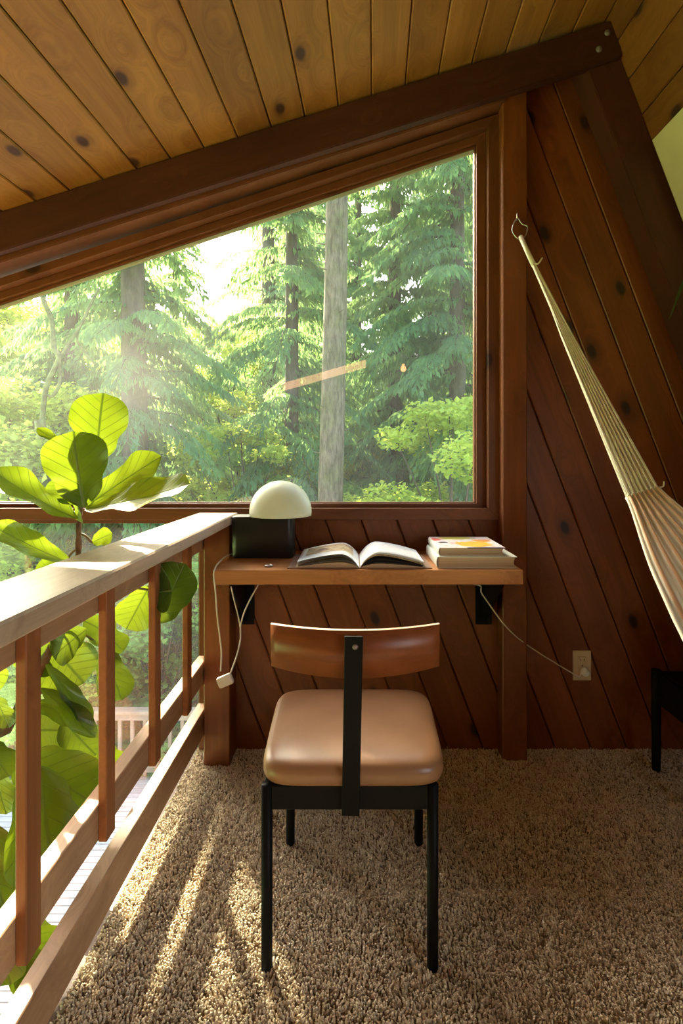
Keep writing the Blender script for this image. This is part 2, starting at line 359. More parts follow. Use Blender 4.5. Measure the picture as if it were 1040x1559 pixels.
# ------------------------------------------------------------------ SETTING: ceiling (left slope) and steep right slope
SL = 0.3194; YBEAM = 1.895
def zc(x): return 2.0105+SL*(x+1.288)
APX = 0.945
ceil_ = sempty('ceiling')
rot = math.atan(32/800.0)                                    # planks run a touch off the room axis
u = Vector((math.sin(rot), math.cos(rot), SL*math.sin(rot))).normalized(); ax = Vector((1,0,SL)).normalized(); nrm = Vector((SL,0,-1)).normalized()
v_ = nrm.cross(u).normalized()
O = Vector((0, YBEAM, zc(0)))
Mc = frame_mat(O, u, nrm)
region = []
for (x, y) in ((-4.05, YF), (APX+0.0, YF), (APX+0.0, 2.25), (-4.05, 2.25)):
    q = Vector((x, y, zc(x)))-O; region.append((q.dot(u), q.dot(v_)))
# joints cross the beam every 51 px, one of them at px 515
pw = 51.4*YBEAM/F*math.sqrt(1+SL*SL)*math.cos(rot)
j0 = (Vector(((515-CX)*YBEAM/F, YBEAM, zc((515-CX)*YBEAM/F)))-O).dot(v_)
def strips(region, j0, pw, Mx, th, mat, parent, name='plank', axisM=None, cutlen=None):
    lo = min(p[1] for p in region); hi = max(p[1] for p in region)
    k = math.floor((lo-j0)/pw)
    while j0+k*pw < hi:
        a, b = j0+k*pw, j0+(k+1)*pw
        pl = clip(clip(region, 0, 1, b), 0, -1, -a)
        if len(pl) >= 3 and abs(parea(pl)) > 5e-4:
            cu = sum(p[0] for p in pl)/len(pl); cv = (a+b)/2
            pl2 = [(p[0]-cu, p[1]-cv) for p in pl]
            plank(name, pl2, Mx @ Matrix.Translation((cu, cv, 0)), th, mat, parent)
        k += 1
strips(region, j0, pw, Mc, 0.018, W_CEIL, ceil_)
# roof deck above the boards
def slab(name, quad, off, mat, parent=None):
    """quad of 3D points, thickened along off"""
    q = [Vector(p) for p in quad]; off = Vector(off); n = len(q)
    V = q+[p+off for p in q]; Fc = [tuple(range(n))[::-1], tuple(range(n, 2*n))]+[(i, (i+1)%n, n+(i+1)%n, n+i) for i in range(n)]
    return link(name, V, Fc, mat, parent)
up = -nrm
slab('roof_deck', [Vector((x, y, zc(x)))+up*0.022 for x, y in ((-4.6, YF-0.5), (APX+0.08, YF-0.5), (APX+0.08, 2.2), (-4.6, 2.2))], up*0.12, W_BEAM, ceil_)
# steep right slope: plane X = .9785+(2.5695-Z)/2.63
def xs(z): return 0.9785+(2.5695-z)/2.63
wr = sempty('wall_right')
ds = Vector((-1/2.63, 0, 1)).normalized(); ns = Vector((-1, 0, -1/2.63)).normalized()
Os = Vector((xs(0), 0, 0)); Ms = frame_mat(Os, (0,1,0), ns); vs = ns.cross(Vector((0,1,0)))
zt = 2.76
reg = [((YF), 0.0), (2.02, 0.0), (2.02, (Vector((xs(zt),0,zt))-Os).dot(vs)), (YF, (Vector((xs(zt),0,zt))-Os).dot(vs))]
pj = P(957, 119.5, 1.912); zj = pj.z; pj = Vector((xs(zj), 1.9, zj)); js = (pj-Os).dot(vs)
def vz(z): return (Vector((xs(z),0,z))-Os).dot(vs)
WY0, WY1, WZ0, WZ1 = -1.30, -0.20, 0.72, 1.62         # unseen window added in the steep slope for the side fill lamp
zlo, zhi = sorted((vz(WZ0), vz(WZ1)))
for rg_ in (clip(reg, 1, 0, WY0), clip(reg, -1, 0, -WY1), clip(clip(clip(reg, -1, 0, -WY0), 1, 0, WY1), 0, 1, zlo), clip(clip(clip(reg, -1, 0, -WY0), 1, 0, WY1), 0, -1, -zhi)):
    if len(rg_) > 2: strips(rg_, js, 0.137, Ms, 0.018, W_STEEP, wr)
for y0_, y1_, z0_, z1_ in ((YF-.3, WY0, -0.3, 2.95), (WY1, 2.3, -0.3, 2.95), (WY0, WY1, -0.3, WZ0), (WY0, WY1, WZ1, 2.95)):
    slab('roof_deck', [Vector((xs(z), y, z))-ns*0.022 for y, z in ((y0_, z0_), (y1_, z0_), (y1_, z1_), (y0_, z1_))], -ns*0.12, W_BEAM, wr)
w3 = sempty('window_3')
for y_ in (WY0+0.02, WY1-0.02): a_ = Vector((xs(WZ0), y_, WZ0)); b_ = Vector((xs(WZ1), y_, WZ1)); cbox('frame_stile', (b_-a_).length, 0.04, 0.03, W_FRAME, w3, frame_mat((a_+b_)/2-ns*0.005, b_-a_, ns), 0.002)
for z_ in (WZ0+0.02, WZ1-0.02): cbox('frame_rail', WY1-WY0-0.08, 0.04, 0.03, W_FRAME, w3, frame_mat(Vector((xs(z_), (WY0+WY1)/2, z_))-ns*0.005, (0,1,0), ns), 0.002)
box('lower_wall', XR+0.02, XR+0.14, YF-0.1, YB+0.1, ZL, -0.28, W_WALL, wr, ch=0, axis='Z')

# ------------------------------------------------------------------ SETTING: back wall, diagonal boards
wb = sempty('wall_back')
dd = Vector((1, 0, -2.63)).normalized()              # boards fall to the right
nw = Vector((0, -1, 0)); Ow = P(532.5, 891.5, YB); Mw = frame_mat(Ow, dd, nw); vw = nw.cross(dd)
def wreg(pts): return [((Vector((x, YB, z))-Ow).dot(dd), (Vector((x, YB, z))-Ow).dot(vw)) for x, z in pts]
pww = 54.7*YB/F*math.sin(math.atan(2.63))
def tx(z): return xs(z)+0.0
strips(wreg([(-0.565,0.0),(0.60,0.0),(0.60,0.892),(-0.565,0.892)]), 0.0, pww, Mw, 0.015, W_WALL, wb)
strips(wreg([(0.60,0.0),(tx(0),0.0),(tx(2.55),2.55),(0.95,2.68),(0.60,2.585)]), 0.0, pww, Mw, 0.015, W_WALL, wb)
BK = W_BEAM
slab('sheathing', [(0.55,2.036,-0.28),(tx(-.28),2.036,-0.28),(tx(2.62),2.036,2.62),(0.55,2.036,2.60)], (0,0.12,0), BK, wb)
box('sheathing', -0.60, 0.55, 2.036, 2.15, -0.28, 0.905, BK, wb, ch=0)
box('sheathing', -0.60, XR+0.1, 2.036, 2.15, ZL, -0.28, BK, wb, ch=0)
box('sheathing', -3.95, -3.24, 2.036, 2.15, ZL, 1.14, BK, wb, ch=0)
box('sheathing', -3.25, -0.60, 2.036, 2.15, ZL, -2.55, BK, wb, ch=0)
# lower floor, left wall, rear wall
struct(box('floor_lower', -3.95, XR+0.1, YF-0.1, 2.15, ZL-0.15, ZL, W_SHELF, ch=0))
wl = sempty('wall_left')
box('wall_panel', -3.98, -3.90, YF-.1, 2.15, ZL, -2.2, W_WALL, wl, ch=0, axis='Y')
box('wall_panel', -3.98, -3.90, YF-.1, 2.15, 0.62, 1.12, W_WALL, wl, ch=0, axis='Y')
box('wall_panel', -3.98, -3.90, YF-.1, -2.25, -2.2, 0.62, W_WALL, wl, ch=0, axis='Z')
box('wall_panel', -3.98, -3.90, 1.45, 2.15, -2.2, 0.62, W_WALL, wl, ch=0, axis='Z')
wrr = sempty('wall_rear')
def rearpoly(pts): slab('wall_panel', [(x, YF-0.02, z) for x, z in pts], (0,-0.1,0), W_WALL, wrr)
rearpoly([(-3.95,ZL),(XR+.1,ZL),(XR+.1,0.55),(-3.95,0.55)])
rearpoly([(-3.95,0.55),(xs(.55),0.55),(xs(2.7),2.7),(0.92,2.72),(-3.95,zc(-3.95))])
wl4 = struct(box('window_4', -3.96, -3.92, -2.25, 1.45, 0.56, 0.62, W_FRAME, axis='Y'))
for z in (-2.2, -0.8): box('frame_rail', -3.96, -3.92, -2.25, 1.45, z, z+0.06, W_FRAME, wl4, axis='Y')

# ------------------------------------------------------------------ SETTING: windows
SW = 0.3297
def ztop(x, z0=2.3295, x0=0.4715): return z0+SW*(x-x0)
def ringframe(name, outer, inner, y0, y1, parent, mats=None):
    n = len(outer)
    for i in range(n):
        j = (i+1)%n; o0, o1, i1, i0 = outer[i], outer[j], inner[j], inner[i]
        a = Vector((o0[0], 0, o0[1])); b = Vector((o1[0], 0, o1[1])); d = (b-a)
        if d.length < 1e-3: continue
        mid = (a+b)/2; mid.y = y0; d.normalize(); M = frame_mat(mid, d, (0,-1,0)); Mi = M.inverted()
        V = [Mi @ Vector((p[0], yy, p[1])) for yy in (y0, y1) for p in (o0, o1, i1, i0)]
        k = link(name, V, [(3,2,1,0),(4,5,6,7),(0,1,5,4),(1,2,6,5),(2,3,7,6),(3,0,4,7)], W_FRAME, parent)
        bm = bmesh.new(); bm.from_mesh(k.data); bmesh.ops.recalc_face_normals(bm, faces=bm.faces); bmesh.ops.bevel(bm, geom=bm.edges[:], offset=0.0015, segments=1, affect='EDGES'); bm.to_mesh(k.data); bm.free()
        setm(k, M)
def slopebox(name, xa, xb, zb, zt_, y0, y1, mat, slope, xref, parent=None):
    """sloped board: bottom zb at xref, top zt_ at xref"""
    def pt(x, z, y): return Vector((x, y, z+slope*(x-xref)))
    c = pt((xa+xb)/2, (zb+zt_)/2, (y0+y1)/2); d = Vector((1, 0, slope)).normalized(); M = frame_mat(c, d, (0,-1,0)); Mi = M.inverted()
    V = [Mi @ pt(x, z, y) for y in (y0, y1) for x, z in ((xa,zb),(xb,zb),(xb,zt_),(xa,zt_))]
    o = link(name, V, [(0,1,2,3),(7,6,5,4),(1,0,4,5),(2,1,5,6),(3,2,6,7),(0,3,7,4)], mat, parent)
    bm = bmesh.new(); bm.from_mesh(o.data); bmesh.ops.recalc_face_normals(bm, faces=bm.faces); bmesh.ops.bevel(bm, geom=bm.edges[:], offset=0.003, segments=2, affect='EDGES'); bm.to_mesh(o.data); bm.free()
    return setm(o, M)
XL = -3.22
w1 = sempty('window_1')
def quad(xl, xr, zb, dz): return [(xl, zb), (xr, zb), (xr, ztop(xr)+dz), (xl, ztop(xl)+dz)]
q0 = quad(XL-0.03, 0.556, 0.889, 0.075)
q1 = quad(XL+0.03, 0.512, 0.933, 0.0415)
q2 = quad(XL+0.06, 0.476, 0.948, 0.012)
q3 = quad(XL+0.065, 0.4715, 0.952, 0.0)
ringframe('frame_member', q0, q1, 1.992, 2.09, w1)
ringframe('sash_member', q1, q2, 2.030, 2.09, w1)
ringframe('glazing_bead', q2, q3, 2.046, 2.075, w1)
def pane(poly, y, parent, th=0.006):
    o = slab('pane', [(x, y, z) for x, z in poly], (0, th, 0), M_GLASS, parent); return o
pane([(-1.95, 0.951),(0.473,0.951),(0.473,ztop(.473)),(-1.95,ztop(-1.95))], 2.054, w1)
pane([(XL+.06, 0.951),(-2.01,0.951),(-2.01,ztop(-2.01)),(XL+.06,ztop(XL+.06))], 2.054, w1)
box('mullion', -2.02, -1.94, 2.02, 2.09, 0.951, ztop(-1.98)+.01, W_FRAME, w1, axis='Z')
M_SEAL = plain('glazing_seal', (0.55,0.60,0.52), 0.5)
add_seal = slopebox('glazing_seal', XL+0.07, 0.4708, 2.3295-0.017, 2.3295-0.001, 2.048, 2.0535, M_SEAL, SW, 0.4715, None)
add_seal.parent = w1
# lower window, left of the rail post
w2 = sempty('window_2')
l0 = [(XL-0.03,-2.55),(-0.572,-2.55),(-0.572,0.888),(XL-0.03,0.888)]
l1 = [(XL+0.05,-2.47),(-0.592,-2.47),(-0.592,0.874),(XL+0.05,0.874)]
ringframe('frame_member', l0, l1, 2.012, 2.09, w2)
pane([(-1.955,-2.48),(-0.590,-2.48),(-0.590,0.875),(-1.955,0.875)], 2.054, w2)
pane([(XL+.04,-2.48),(-2.005,-2.48),(-2.005,0.875),(XL+.04,0.875)], 2.054, w2)
box('mullion', -2.01, -1.95, 2.02, 2.09, -2.47, 0.874, W_FRAME, w2, axis='Z')

# ------------------------------------------------------------------ SETTING: beam, posts, rafter, header
beam = struct(slopebox('beam', -3.9, 0.968, 1.8657, 2.0085, YBEAM, 1.93, W_BEAM, 0.3130, -1.288))
hz = 2.2456
hd = struct(slopebox('trim_2', -3.9, 0.56, hz+0.0005, hz+0.14, 1.931, 2.09, W_FRAME, 0.3215, -0.0432))
# steep rafter on the right
def rafter():
    yf, yb = 1.912, 2.017
    zA, zB = 0.0, 2.60
    d = ds; th = 0.128
    M = frame_mat(Vector((xs(1.3)-0.5*th*math.sqrt(1+1/2.63**2), (yf+yb)/2, 1.3)), d, (0,-1,0)); Mi = M.inverted()
    V = []
    for y in (yf, yb):
        for z, s in ((zA, 0), (zB, 0), (zB, 1), (zA, 1)):
            x = xs(z)-0.001-s*(th*math.sqrt(1+1/2.63**2)); zz = z
            V.append(Mi @ Vector((x, y, zz)))
    o = link('rafter', V, [(0,1,2,3),(7,6,5,4),(1,0,4,5),(2,1,5,6),(3,2,6,7),(0,3,7,4)], W_BEAM)
    bm = bmesh.new(); bm.from_mesh(o.data); bmesh.ops.recalc_face_normals(bm, faces=bm.faces); bmesh.ops.bevel(bm, geom=bm.edges[:], offset=0.003, segments=2, affect='EDGES'); bm.to_mesh(o.data); bm.free()
    setm(o, M); struct(o); return o
raf = rafter()
for px, py in ((925, 50), (912, 75)):
    p = P(px, py, YBEAM-0.001); b = lathe('bolt', [(0.0, 0.0),(0.011,0.0),(0.011,0.004),(0.008,0.008),(0.0,0.009)], M_BOLT, beam, M=frame_mat(p+Vector((0,0.002,0)), (1,0,0), (0,-1,0)), seg=12)
    b.matrix_basis = beam.matrix_basis.inverted() @ frame_mat(p+Vector((0,0.002,0)), (1,0,0), (0,-1,0))
pr = struct(box('post', 0.5525, 0.644, 1.944, 2.017, 0.0, 2.575, W_POST, axis='Z', ch=0.004))
pl_ = struct(box('post', -0.544, -0.449, 1.91, 2.017, 0.0, 0.8835, W_POST, axis='Z', ch=0.003))

# rear rafter with an added glowing strip as its sunlit underside, seen only reflected
rr = struct(slopebox('beam', -3.9, 0.93, 1.888, 2.17, -1.30, -1.16, W_BEAM, 0.284, -0.7155))

# ------------------------------------------------------------------ RAILING
rail = thing('loft_railing', 'wooden loft railing with pale flat cap and slim square balusters left of the chair', 'railing', (-0.55, 0.9, 0.0))
box('cap', -0.585, -0.435, -0.9, 2.0, 0.8845, 0.918, W_CAP, rail, axis='Y', ch=0.004)
box('top_rail', -0.587, -0.551, -0.9, 1.995, 0.787, 0.884, W_RAIL, rail, axis='Y')
box('middle_rail', -0.587, -0.551, -0.9, 1.995, 0.295, 0.374, W_RAIL, rail, axis='Y')
box('bottom_rail', -0.589, -0.553, -0.9, 1.995, 0.098, 0.194, W_RAIL, rail, axis='Y')
y = 0.835-0.275*6
while y < 1.8:
    box('baluster', -0.5508, -0.532, y, y+0.042, 0.293, 0.8843, W_BAL, rail, axis='Z'); y += 0.2783
box('end_post', -0.585, -0.495, -0.99, -0.90, -0.001, 0.918, W_POST, rail, axis='Z')

# ------------------------------------------------------------------ SHELF DESK
ZS = 0.769; SY0 = 1.66
desk = thing('wall_shelf', 'wooden shelf desk on two black brackets under the window', 'shelf', (0.05, 1.84, 0.6))
box('shelf_board', -0.442, 0.5375, SY0, 2.017, ZS-0.046, ZS, W_SHELF, desk, ch=0.0025)
for xb_ in (-0.41, 0.499):
    b = cbox('bracket', 0.235, 0.062, 0.005, M_BLACK, desk, frame_mat((xb_, 2.0125, ZS-0.0465-0.1175), (0,0,1), (0,-1,0)), 0.001)
    cbox('bracket_arm', 0.30, 0.05, 0.005, M_BLACK, desk, frame_mat((xb_, 1.86, ZS-0.0490), (0,1,0), (0,0,-1)), 0.001)
    # gusset plate
    t = 0.003
    V = [(xb_+s*t-0.05, y_-1.84, z_-0.6) for s in (-1,1) for y_, z_ in ((2.010, ZS-0.051),(1.73, ZS-0.051),(1.745, ZS-0.065),(2.0, ZS-0.27),(2.010, ZS-0.27))]
    link('bracket_gusset', V, [(0,1,2,3,4),(9,8,7,6,5)]+[(i,(i+1)%5,5+(i+1)%5,5+i)[::-1] for i in range(5)], M_BLACK, desk)

# ------------------------------------------------------------------ TABLE LAMP
lamp = thing('table_lamp', 'table lamp with white dome shade on a black block base, left on the shelf', 'lamp', (-0.32, 1.9, ZS))
def rbox(name, x0, x1, y0, y1, z0, z1, r, mat, parent, seg=6, er=0.004):
    """box with rounded vertical corners"""
    V = []; ring = []
    for cx_, cy_, a0 in ((x1-r, y1-r, 0), (x0+r, y1-r, PI/2), (x0+r, y0+r, PI), (x1-r, y0+r, 1.5*PI)):
        for k in range(seg+1): a = a0+PI/2*k/seg; ring.append((cx_+math.cos(a)*r, cy_+math.sin(a)*r, math.cos(a), math.sin(a)))
    n = len(ring); lv = [(z0, er), (z0+er, 0), (z1-er, 0), (z1-er*0.3, er*0.3), (z1, er)]
    for z, i in lv:
        for x, y, nx, ny in ring: V.append((x-nx*i, y-ny*i, z))
    Fc = [tuple(range(n))[::-1], tuple(range((len(lv)-1)*n, len(lv)*n))]
    for s in range(len(lv)-1):
        for k in range(n): k2 = (k+1)%n; Fc.append((s*n+k, s*n+k2, (s+1)*n+k2, (s+1)*n+k))
    if parent: V = [Vector(v)-parent.location for v in V]
    o = link(name, V, Fc, mat, parent)
    bm = bmesh.new(); bm.from_mesh(o.data)
    for f in bm.faces: f.smooth = len(f.verts) == 4
    bm.to_mesh(o.data); bm.free(); return o
rbox('base', -0.4325, -0.213, 1.855, 1.945, ZS, ZS+0.1475, 0.022, M_BLACKB, lamp)
R = 0.1115; prof = []
for k in range(15): a = PI/2*k/14; prof.append((R*math.cos(a), R*0.13+R*1.0*math.sin(a)))
prof = [(R-0.006, 0.0), (R-0.001, 0.0)]+prof
prof2 = [((R-0.005)*math.cos(PI/2*k/14), R*0.13+(R-0.005)*math.sin(PI/2*k/14)) for k in range(15)][::-1]
V = []
full = prof[:-1]+[(0.0005, R*1.13)]; inner = [(0.0005, R*1.13-0.005)]+prof2[1:]+[(R-0.006, 0.0)]
lathe('shade', full+inner, M_OPAL, lamp, (-0.262, 1.895, ZS+0.1478), seg=48)

# ------------------------------------------------------------------ POWER CORD, INLINE SWITCH, OUTLET
cord = thing('power_cord', 'thin white power cord with inline switch hanging under the shelf', 'cord', (-0.4, 1.7, 0.6))
r_ = 0.0026
pts = [P(357,842,1.94), P(345,846,1.88), P(333,856,1.76), P(327,866,1.664), P(325.5,876,1.653), P(328.5,905,1.66), P(331,940,1.68), P(337,990,1.70), P(336,1022,1.70)]
pts[0].z = ZS+0.004; pts[1].z = ZS+0.004; pts[2].z = ZS+0.004; pts[3].z = ZS+0.003
tube('cable', spline(pts, 6), r_, M_CORD, cord)
tube('cable', spline([P(350,1027,1.70), P(360,1000,1.71), P(366,975,1.73), P(367,950,1.74), P(375,925,1.75), P(392,893,1.77), P(400,889,1.80), P(470,888,1.84), P(600,888,1.84), P(720,889,1.84), P(735,906,1.86), P(768,951,1.90), P(800,980,1.95), P(850,1012,1.99), P(880,1029,1.997), P(885,1024,2.0)], 6), r_, M_CORD, cord)
tube('cable', spline([P(352,893,1.75), P(356,912,1.755), P(362,935,1.75), P(366,955,1.745)], 5), 0.0022, M_CORD, cord)
sw = cbox('switch', 0.052, 0.036, 0.020, M_WHITEP, cord, frame_mat(P(343,1036,1.70), (1,0,0.42), (0,-1,0)), 0.008, True)
out = thing('wall_outlet', 'ivory double wall outlet on the diagonal boards right of the post', 'outlet', P(886,1013,YB))
oc = P(886,1013,YB-0.003)
cbox('plate', 0.114, 0.070, 0.006, M_PLATE, out, frame_mat(oc, (0,0,1), (0,-1,0)), 0.002)
for s in (1, -1):
    cbox('receptacle', 0.030, 0.030, 0.003, M_PLATE, out, frame_mat(oc+Vector((0,-0.004,s*0.020)), (0,0,1), (0,-1,0)), 0.004 if False else 0.001)
    if s == 1:
        for dx in (-0.006, 0.006): cbox('slot', 0.008, 0.002, 0.0012, M_DARKH, out, frame_mat(oc+Vector((dx,-0.0056,s*0.020+0.003)), (0,0,1), (0,-1,0)), 0)
cbox('screw', 0.004, 0.004, 0.0012, M_DARKH, out, frame_mat(oc+Vector((0,-0.0035,0)), (0,0,1), (0,-1,0)), 0)
plug = lathe('plug', [(0.0,0.0),(0.016,0.0),(0.017,0.004),(0.015,0.016),(0.0,0.018)], M_WHITEP, cord, M=frame_mat(oc+Vector((0.006,-0.0058,-0.020)), (1,0,0), (0,-1,0)), seg=20)

# ------------------------------------------------------------------ RING ON SHELF
rg = P(409, 856, 1.715); rg.z = ZS
t_ = []
for i in range(28):
    a = 2*PI*i/28; t_.append(rg+Vector((math.cos(a)*0.0115, math.sin(a)*0.0115, 0.0035)))
V, Fc = tube_data(t_+[t_[0]], 0.0032, 8, False)
rgo = link('finger_ring', [v-rg for v in V], Fc, M_STEEL, None, True); rgo.location = rg
tag(rgo, 'small shiny metal ring lying on the shelf in front of the lamp', 'ring')

# ------------------------------------------------------------------ BOOKS
def pages_mat(name, base, dark, axis='Z', sc=900):
    m, n, out_ = newmat(name); L = n.links.new
    tc = N(n, 'ShaderNodeTexCoord'); mp = N(n, 'ShaderNodeMapping'); mp.inputs['Scale'].default_value = (2, 2, sc); L(tc.outputs['Object'], mp.inputs[0])
    nz = N(n, 'ShaderNodeTexNoise', _Scale=1.0, _Detail=2.0); L(mp.outputs[0], nz.inputs['Vector'])
    r = ramp(n, [(0.35, dark), (0.65, base)]); L(nz.outputs['Fac'], r.inputs[0])
    b = N(n, 'ShaderNodeBsdfPrincipled', _Roughness=0.8); L(r.outputs[0], b.inputs['Base Color']); L(b.outputs[0], out_.inputs[0]); return m
M_PAGES = pages_mat('page_edges', (0.66,0.52,0.34), (0.44,0.33,0.20))
M_COVW = plain('pale_cover', (0.72,0.76,0.66), 0.35, noise_amt=0.04)
def coverart():
    m, n, out_ = newmat('printed_cover'); L = n.links.new
    tc = N(n, 'ShaderNodeTexCoord'); sp = N(n, 'ShaderNodeSeparateXYZ'); L(tc.outputs['UV'], sp.inputs[0])
    def blob(cx_, cy_, rx, ry, soft=0.15):
        mp = N(n, 'ShaderNodeMapping'); mp.inputs['Location'].default_value = (-cx_/rx, -cy_/ry, 0); mp.inputs['Scale'].default_value = (1/rx, 1/ry, 0); L(tc.outputs['UV'], mp.inputs[0])
        nz = N(n, 'ShaderNodeTexNoise', _Scale=7.0, _Detail=2.0); L(tc.outputs['UV'], nz.inputs['Vector'])
        ln = N(n, 'ShaderNodeVectorMath', operation='LENGTH'); L(mp.outputs[0], ln.inputs[0])
        ad = N(n, 'ShaderNodeMath', operation='ADD'); L(ln.outputs['Value'], ad.inputs[0]); L(nz.outputs['Fac'], ad.inputs[1])
        mr = N(n, 'ShaderNodeMapRange'); mr.inputs[1].default_value = 1.5-soft; mr.inputs[2].default_value = 1.5; mr.inputs[3].default_value = 1; mr.inputs[4].default_value = 0; L(ad.outputs[0], mr.inputs[0]); return mr.outputs[0]
    nz = N(n, 'ShaderNodeTexNoise', _Scale=9.0, _Detail=3.0); L(tc.outputs['UV'], nz.inputs['Vector'])
    r = ramp(n, [(0.36, (0.78,0.52,0.50)), (0.46, (0.80,0.78,0.76)), (0.6, (0.82,0.80,0.80)), (0.68, (0.60,0.66,0.76))]); L(nz.outputs['Fac'], r.inputs[0])
    c = mixc(n, blob(0.60,0.30,0.30,0.26), r.outputs[0], (0.82,0.52,0.07))
    c = mixc(n, blob(0.42,0.85,0.34,0.14), c, (0.62,0.56,0.10))
    c = mixc(n, blob(0.80,0.62,0.16,0.12), c, (0.85,0.36,0.08))
    c = mixc(n, blob(0.06,0.75,0.10,0.14), c, (0.75,0.15,0.12))
    c = mixc(n, blob(0.14,0.45,0.09,0.07,0.05), c, (0.05,0.05,0.06))
    c = mixc(n, blob(0.70,0.01,0.30,0.035,0.05), c, (0.06,0.03,0.07))
    b = N(n, 'ShaderNodeBsdfPrincipled', _Roughness=0.3); L(c, b.inputs['Base Color']); L(b.outputs[0], out_.inputs[0]); return m
M_ART = coverart()
def closed_book(name, x0, x1, y0, y1, z0, z1, cov, top, label):
    """spine on the left (-X), fore edge right, near face = bottom of text block"""
    b = thing(name, label, 'book', ((x0+x1)/2, (y0+y1)/2, z0), 'stacked books on the shelf')
    t = 0.0022
    box('back_cover', x0, x1, y0, y1, z0, z0+t, cov, b, ch=0.0006)
    o = slab('front_cover', [(x0,y0,z1-t),(x1,y0,z1-t),(x1,y1,z1-t),(x0,y1,z1-t)], (0,0,t), top, b)
    o.data.transform(Matrix.Translation(-b.location))
    ul = o.data.uv_layers.new(name='UVMap')
    for lp in o.data.loops:
        co = o.data.vertices[lp.vertex_index].co+b.location; ul.data[lp.index].uv = ((co.x-x0)/(x1-x0), (co.y-y0)/(y1-y0))
    # rounded spine
    V = []; Fc = []; n = 8; h = z1-z0
    for yy in (y0, y1):
        for k in range(n+1): a = -PI/2+PI*k/n; V.append((x0+0.001-0.006*math.cos(a), yy, z0+h/2+h/2*math.sin(a)))
        for k in range(n, -1, -1): a = -PI/2+PI*k/n; V.append((x0+0.0015-0.0045*math.cos(a)+0.001, yy, z0+h/2+(h/2-0.0015)*math.sin(a)))
    m = 2*(n+1)
    Fc = [tuple(range(m))[::-1], tuple(range(m, 2*m))]+[(k, (k+1)%m, m+(k+1)%m, m+k) for k in range(m)]
    link('spine', [Vector(v)-b.location for v in V], Fc, cov if top is not M_ART else M_COVW, b)
    # text block, slightly inset and hollow at fore edge
    V = []; n = 6
    for yy in (y0+0.003, y1-0.003):
        V += [(x0+0.002, yy, z0+t), ]
        for k in range(n+1):
            f = k/n; V.append((x1-0.004-0.006*math.sin(PI*f), yy, z0+t+(h-2*t)*f))
        V += [(x0+0.002, yy, z1-t)]
    m = n+3
    Fc = [tuple(range(m))[::-1], tuple(range(m, 2*m))]+[(k, (k+1)%m, m+(k+1)%m, m+k) for k in range(m)]
    link('text_block', [Vector(v)-b.location for v in V], Fc, M_PAGES, b); return b
closed_book('book', 0.272, 0.527, 1.690, 1.930, ZS, ZS+0.037, M_COVW, M_COVW, 'thick book with pale green cover, bottom of the stack at the shelf right end')
closed_book('book', 0.281, 0.494, 1.706, 1.945, ZS+0.037, ZS+0.0635, M_COVW, M_ART, 'book with white and yellow printed cover on top of the pale thick book')

def page_print(kind):
    m, n, out_ = newmat('page_'+kind); L = n.links.new
    tc = N(n, 'ShaderNodeTexCoord'); sp = N(n, 'ShaderNodeSeparateXYZ'); L(tc.outputs['UV'], sp.inputs[0])
    white = (0.88,0.89,0.87)
    def band(sock, a, b):
        x = N(n, 'ShaderNodeMath', operation='GREATER_THAN'); x.inputs[1].default_value = a; L(sock, x.inputs[0])
        y_ = N(n, 'ShaderNodeMath', operation='LESS_THAN'); y_.inputs[1].default_value = b; L(sock, y_.inputs[0])
        z = N(n, 'ShaderNodeMath', operation='MULTIPLY'); L(x.outputs[0], z.inputs[0]); L(y_.outputs[0], z.inputs[1]); return z.outputs[0]
    def both(a, b):
        z = N(n, 'ShaderNodeMath', operation='MULTIPLY'); L(a, z.inputs[0]); L(b, z.inputs[1]); return z.outputs[0]
    if kind == 'photo':
        mp = N(n, 'ShaderNodeMapping'); mp.inputs['Scale'].default_value = (3, 9, 1); L(tc.outputs['UV'], mp.inputs[0])
        nz = N(n, 'ShaderNodeTexNoise', _Scale=1.4, _Detail=5.0, _Distortion=0.6); L(mp.outputs[0], nz.inputs['Vector'])
        r = ramp(n, [(0.3, (0.05,0.05,0.04)), (0.42, (0.38,0.20,0.10)), (0.52, (0.62,0.50,0.32)), (0.6, (0.72,0.66,0.34)), (0.72, (0.20,0.26,0.12))]); L(nz.outputs['Fac'], r.inputs[0])
        c = mixc(n, both(band(sp.outputs[0], 0.10, 0.90), band(sp.outputs[1], 0.30, 0.93)), white, r.outputs[0])
    else:
        wv = N(n, 'ShaderNodeMath', operation='FRACT'); ml = N(n, 'ShaderNodeMath', operation='MULTIPLY'); ml.inputs[1].default_value = 34.0; L(sp.outputs[1], ml.inputs[0]); L(ml.outputs[0], wv.inputs[0])
        mp = N(n, 'ShaderNodeMapping'); mp.inputs['Scale'].default_value = (60, 34, 1); L(tc.outputs['UV'], mp.inputs[0])
        nz = N(n, 'ShaderNodeTexNoise', _Scale=1.0, _Detail=1.0); L(mp.outputs[0], nz.inputs['Vector'])
        g = N(n, 'ShaderNodeMath', operation='GREATER_THAN'); g.inputs[1].default_value = 0.46; L(nz.outputs['Fac'], g.inputs[0])
        f = both(both(band(wv.outputs[0], 0.3, 0.62), g.outputs[0]), both(band(sp.outputs[0], 0.14, 0.86), band(sp.outputs[1], 0.12, 0.80)))
        c = mixc(n, f, white, (0.50,0.50,0.52))
    b = N(n, 'ShaderNodeBsdfPrincipled', _Roughness=0.32); L(c, b.inputs['Base Color']); L(b.outputs[0], out_.inputs[0]); return m
